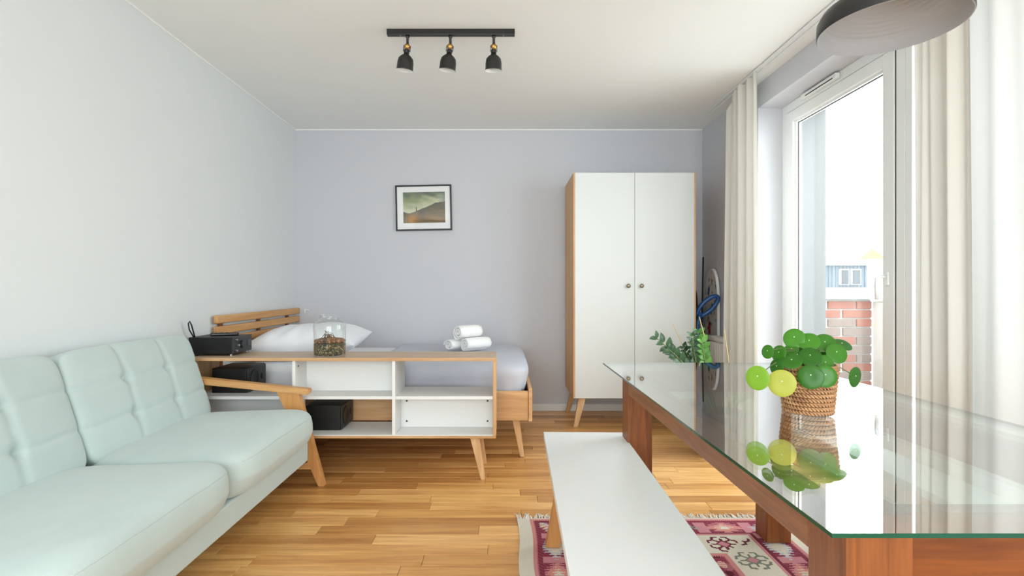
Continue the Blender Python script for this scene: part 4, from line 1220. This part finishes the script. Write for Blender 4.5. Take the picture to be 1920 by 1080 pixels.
for i in range(0, ST, 4):
    a = 2*PI*(i + 0.5)/ST
    tube(b, [(KX + (brad(z)-0.002)*math.cos(a), KY + (brad(z)-0.002)*math.sin(a), KZ + z) for z in (0.003, 0.05, 0.09, HB_)], 0.0025, 5)
st_ = obj('stakes', b, M['wicker'], BK, smooth=True); st_['kind'] = 'stuff'
b = nbm(); tube(b, [(KX + (brad(HB_))*math.cos(2*PI*i/48), KY + brad(HB_)*math.sin(2*PI*i/48), KZ + HB_ + 0.001) for i in range(48)], 0.0055, 8, closed=True); obj('rim', b, M['wicker'], BK, smooth=True)
b = nbm(); lathe(b, [(0, 0.001), (0.054, 0.001), (0.065, HB_ - 0.01), (0.061, HB_ - 0.01), (0.060, HB_ - 0.022), (0, HB_ - 0.018)], (KX, KY, KZ), 32); obj('liner', b, M['soil'], BK, smooth=True)

PP = thing('pilea_plant', 'bright green round leaved pilea growing in the wicker basket', 'plant', (KX, KY, KZ + HB_ - 0.015))
k_p = 1000.0 / KY
def pil(px, py, dy):
    y = KY + dy; k = 1000.0/y
    return Vector(((px - 944)/k, y, CZ - (py - 541)/k))
def leaf_mesh(name, m_):
    b = nbm(); rings = []
    c = b.verts.new((0, 0, 0.0))
    n = 22
    for (rr, zz2) in ((0.35, 0.03), (0.7, 0.035), (0.93, -0.01), (1.0, -0.05)):
        rings.append([b.verts.new((rr*math.cos(2*PI*k/n)*1.0, rr*math.sin(2*PI*k/n)*(1.06 if math.sin(2*PI*k/n) < 0 else 1.0), zz2 + 0.02*math.sin(4*PI*k/n)*rr)) for k in range(n)])
    for k in range(n): b.faces.new((c, rings[0][k], rings[0][(k+1) % n]))
    for A, B in zip(rings[:-1], rings[1:]):
        for k in range(n): b.faces.new((A[k], B[k], B[(k+1) % n], A[(k+1) % n]))
    me = bpy.data.meshes.new(name); b.to_mesh(me); b.free()
    for p in me.polygons: p.use_smooth = True
    me.materials.append(m_)
    return me
LM = {'g': leaf_mesh('leaf', M['pilea']), 'y': leaf_mesh('leaf', M['pilea_y']), 'l': leaf_mesh('leaf', M['pilea_l'])}
b = nbm(); lathe(b, [(0, 0.05), (0.045, 0.04), (0.06, 0.0), (0.045, -0.03), (0, -0.035)], n=10); dm = bpy.data.meshes.new('petiole_dot'); b.to_mesh(dm); b.free(); dm.materials.append(M['dot'])
# px, py, radius px, depth offset, normal, kind
PLV = [(1489,634,17,0.01,(-0.15,-0.9,0.35),'g'), (1517,640,17,-0.01,(0.0,-0.8,0.6),'g'), (1547,643,17,0.02,(0.15,-0.85,0.5),'g'), (1580,645,15,0.03,(0.35,-0.45,0.82),'g'),
       (1569,662,17,-0.02,(0.35,-0.85,0.35),'g'), (1460,662,13.5,-0.01,(-0.55,-0.8,0.25),'g'), (1484,655,12,0.0,(-0.1,-0.7,0.7),'g'), (1484,676,17,-0.045,(-0.1,-0.65,0.75),'g'),
       (1456,688,13.5,-0.03,(-0.6,-0.75,0.1),'g'), (1466,718,22,-0.075,(-0.1,-0.98,0.1),'y'), (1519,668,18,-0.05,(0.05,-0.75,0.65),'g'), (1548,681,14,-0.045,(0.4,-0.85,0.3),'g'),
       (1520,706,20,-0.085,(-0.1,-0.97,0.15),'g'), (1548,705,18,-0.092,(0.2,-0.95,0.2),'g'), (1604,707,17,-0.02,(0.8,-0.6,-0.05),'g'), (1439,659,11.5,-0.02,(-0.55,-0.8,0.15),'g'),
       (1420,708,20,-0.05,(-0.35,-0.93,0.1),'l'), (1500,650,13,0.015,(0.0,-0.9,0.4),'g'), (1533,655,14,0.035,(0.1,-0.7,0.7),'g'), (1505,648,14,0.07,(-0.1,0.6,0.8),'g'), (1540,662,15,0.085,(0.2,0.7,0.6),'g'), (1475,672,14,0.06,(-0.6,0.5,0.6),'g')]
base = Vector((KX, KY, KZ + HB_ - 0.015))
b = nbm(); tube(b, [base + Vector((0,0,-0.003)), base + Vector((0.002, 0, 0.03)), base + Vector((0.0, -0.003, 0.055))], [0.006, 0.0055, 0.004], 8); obj('stem', b, M['petiole'], PP, smooth=True)
for q, (px, py, rp, dy, nr, kd) in enumerate(PLV):
    p = pil(px, py, dy); nv = (Matrix.Rotation(math.radians(-28), 3, 'Z') @ Vector(nr)).normalized()
    up = Vector((0,0,1)) - nv*nv.z
    if up.length < 1e-3: up = Vector((0,1,0))
    up.normalize(); sd = up.cross(nv)
    sc = rp / (1000.0/(KY + dy)) * 1.12
    Mx = Matrix(((sd.x*sc, up.x*sc, nv.x*sc, p.x - base.x), (sd.y*sc, up.y*sc, nv.y*sc, p.y - base.y), (sd.z*sc, up.z*sc, nv.z*sc, p.z - base.z), (0,0,0,1)))
    lo = new_obj('leaf', LM[kd], PP); lo.matrix_local = Mx
    if kd == 'y': lo['label'] = 'yellowed round leaf'
    if kd == 'l': lo['label'] = 'lime green drooping leaf'
    do = new_obj('leaf_dot', dm, lo); do.matrix_local = Matrix.Translation((0, 0.12, 0.015))
    s0 = base + Vector((random.uniform(-0.008, 0.008), random.uniform(-0.008, 0.008), random.uniform(0.0, 0.05)))
    e0 = p - nv*0.002
    mid = (s0 + e0)/2 + Vector((0, 0, 0.012 + 0.25*max(0, (e0.xy - s0.xy).length - 0.05)))
    pts = [s0*(1-t)**2 + mid*2*t*(1-t) + e0*t*t for t in [i/7 for i in range(8)]]
    b = nbm(); tube(b, pts, 0.0013, 5)
    obj('petiole', b, M['petiole'], PP, smooth=True)

# ------------------------------------------------------------------ ZZ PLANT behind the table
ZX, ZY = 1.45, 3.60
ZP = thing('plant_pot', 'dark round plant pot on the floor behind the glass table', 'pot', (ZX, ZY, 0.0))
b = nbm(); lathe(b, [(0, 0.0), (0.105, 0.0), (0.115, 0.01), (0.150, 0.30), (0.152, 0.31), (0.140, 0.31), (0.136, 0.285), (0, 0.285)], (ZX, ZY, 0.0), 40); obj('pot', b, M['pot'], ZP, smooth=True)
b = nbm(); lathe(b, [(0, 0.286), (0.134, 0.286), (0.1, 0.292), (0, 0.294)], (ZX, ZY, 0.0), 30); obj('soil', b, M['soil'], ZP, smooth=True)
ZZ = thing('zz_plant', 'leafy dark green plant with upright stems behind the glass table', 'plant', (ZX, ZY, 0.29))
def zz_leaf_mesh(m_):
    b = nbm(); n = 9; L_, R_, Mi = [], [], []
    for i in range(n):
        t = i/(n-1); wd = 0.28 * math.sin(PI*min(1, t**0.85))**0.8 if 0 < t < 1 else 0
        zz2 = 0.10*math.sin(PI*t) - 0.04*t
        Mi.append(b.verts.new((0, t, zz2 - 0.03)))
        L_.append(b.verts.new((-wd - 0.002, t, zz2 + 0.02))); R_.append(b.verts.new((wd + 0.002, t, zz2 + 0.02)))
    for i in range(n-1):
        b.faces.new((L_[i], Mi[i], Mi[i+1], L_[i+1])); b.faces.new((Mi[i], R_[i], R_[i+1], Mi[i+1]))
    me = bpy.data.meshes.new('leaf'); b.to_mesh(me); b.free(); me.materials.append(m_)
    for p in me.polygons: p.use_smooth = True
    return me
ZL = {'d': zz_leaf_mesh(M['zz']), 'b': zz_leaf_mesh(M['zz_b'])}
def zpt(px, py, y): return Vector(((px - 944)/1000*y, y, CZ - (py - 541)/1000*y))
def zz_stem(s, e, bow, kind, n=7, ls=0.062, t0=0.45):
    s, e = Vector(s), Vector(e)
    mid = (s + e)/2 + Vector(bow)
    f = lambda t: s*(1-t)**2 + mid*2*t*(1-t) + e*t*t
    b = nbm(); tube(b, [f(i/10) for i in range(11)], [0.008 - 0.0055*i/10 for i in range(11)], 7)
    so = obj('stem', b, M['zz_stem'], ZZ, smooth=True)
    off = wloc(ZZ)
    for i in range(n):
        t = t0 + (0.98 - t0) * i/(n-1)
        p = f(t); tg = (f(min(1, t+0.02)) - f(t-0.02)).normalized()
        for sgn in (-1, 1):
            side = tg.cross(Vector((0.2, -1, 0.3))).normalized()*sgn
            dr = (tg*0.65 + side*0.8 + Vector((random.uniform(-.2,.2), random.uniform(-.35,.05), random.uniform(-.1,.2)))).normalized()
            up = (Vector((0.1*sgn, -0.8, 0.6)) - dr*Vector((0.1*sgn, -0.8, 0.6)).dot(dr)).normalized()
            sx = dr.cross(up).normalized()
            sc = ls * random.uniform(0.85, 1.1) * (1 - 0.25*abs(t - 0.75)/0.3)
            q = p - off
            Mx = Matrix(((sx.x*sc, dr.x*sc, up.x*sc, q.x), (sx.y*sc, dr.y*sc, up.y*sc, q.y), (sx.z*sc, dr.z*sc, up.z*sc, q.z), (0,0,0,1)))
            lo = new_obj('leaf', ZL[kind], so); lo.matrix_local = Mx
zb = lambda dx, dy: (ZX + dx, ZY + dy, 0.285)
zz_stem(zb(-0.07, -0.03), zpt(1229, 632, 3.52), (0.06, 0.0, 0.06), 'd', 7, 0.076, 0.5)
zz_stem(zb(-0.05, -0.06), zpt(1254, 655, 3.46), (0.04, 0.0, 0.06), 'd', 6, 0.072, 0.45)
zz_stem(zb(-0.02, 0.04), zpt(1309, 622, 3.60), (-0.06, 0.0, 0.03), 'b', 8, 0.072, 0.45)
zz_stem(zb(-0.04, 0.00), zpt(1298, 628, 3.55), (-0.06, 0.0, 0.05), 'd', 8, 0.074, 0.45)
zz_stem(zb(-0.02, -0.05), zpt(1316, 640, 3.50), (-0.03, 0.0, 0.05), 'b', 7, 0.072, 0.45)
zz_stem(zb(-0.05, 0.05), zpt(1280, 650, 3.60), (0.02, 0.0, 0.05), 'd', 9, 0.056, 0.4)
zz_stem(zb(0.05, -0.05), (1.52, 3.42, 0.60), (0.00, 0.0, 0.06), 'b', 8, 0.058, 0.35)
zz_stem(zb(0.06, 0.02), (1.60, 3.50, 0.56), (0.00, 0.0, 0.08), 'd', 8, 0.058, 0.35)
zz_stem(zb(0.00, -0.09), (1.38, 3.32, 0.54), (0.00, 0.0, 0.10), 'd', 8, 0.058, 0.35)
zz_stem(zb(0.02, -0.08), (1.47, 3.30, 0.46), (0.00, 0.0, 0.10), 'b', 8, 0.058, 0.35)
zz_stem(zb(0.07, -0.03), (1.61, 3.40, 0.46), (0.00, 0.0, 0.08), 'b', 8, 0.055, 0.35)
zz_stem(zb(0.0, 0.07), (1.42, 3.82, 0.60), (0.00, 0.02, 0.06), 'd', 7, 0.06, 0.45)
for (s_, e_, lb) in (((ZX - 0.03, ZY + 0.05, 0.296), zpt(1262, 607, 3.62), 'thin bamboo stick rising left of the dark leaves'),
                 ((ZX + 0.03, ZY - 0.03, 0.296), zpt(1311, 594, 3.56), 'pale bamboo stick standing between the bright green leaves'),
                 ((ZX + 0.09, ZY - 0.07, 0.296), zpt(1358, 618, 3.50), 'yellowish bamboo stick standing before the cream curtain')):
    b = nbm(); tube(b, [s_, e_], 0.0028, 7)
    o_ = obj('bamboo_stick', b, M['bamboo'], smooth=True); tag(o_, lb, 'stick', 'bamboo sticks in the floor plant')
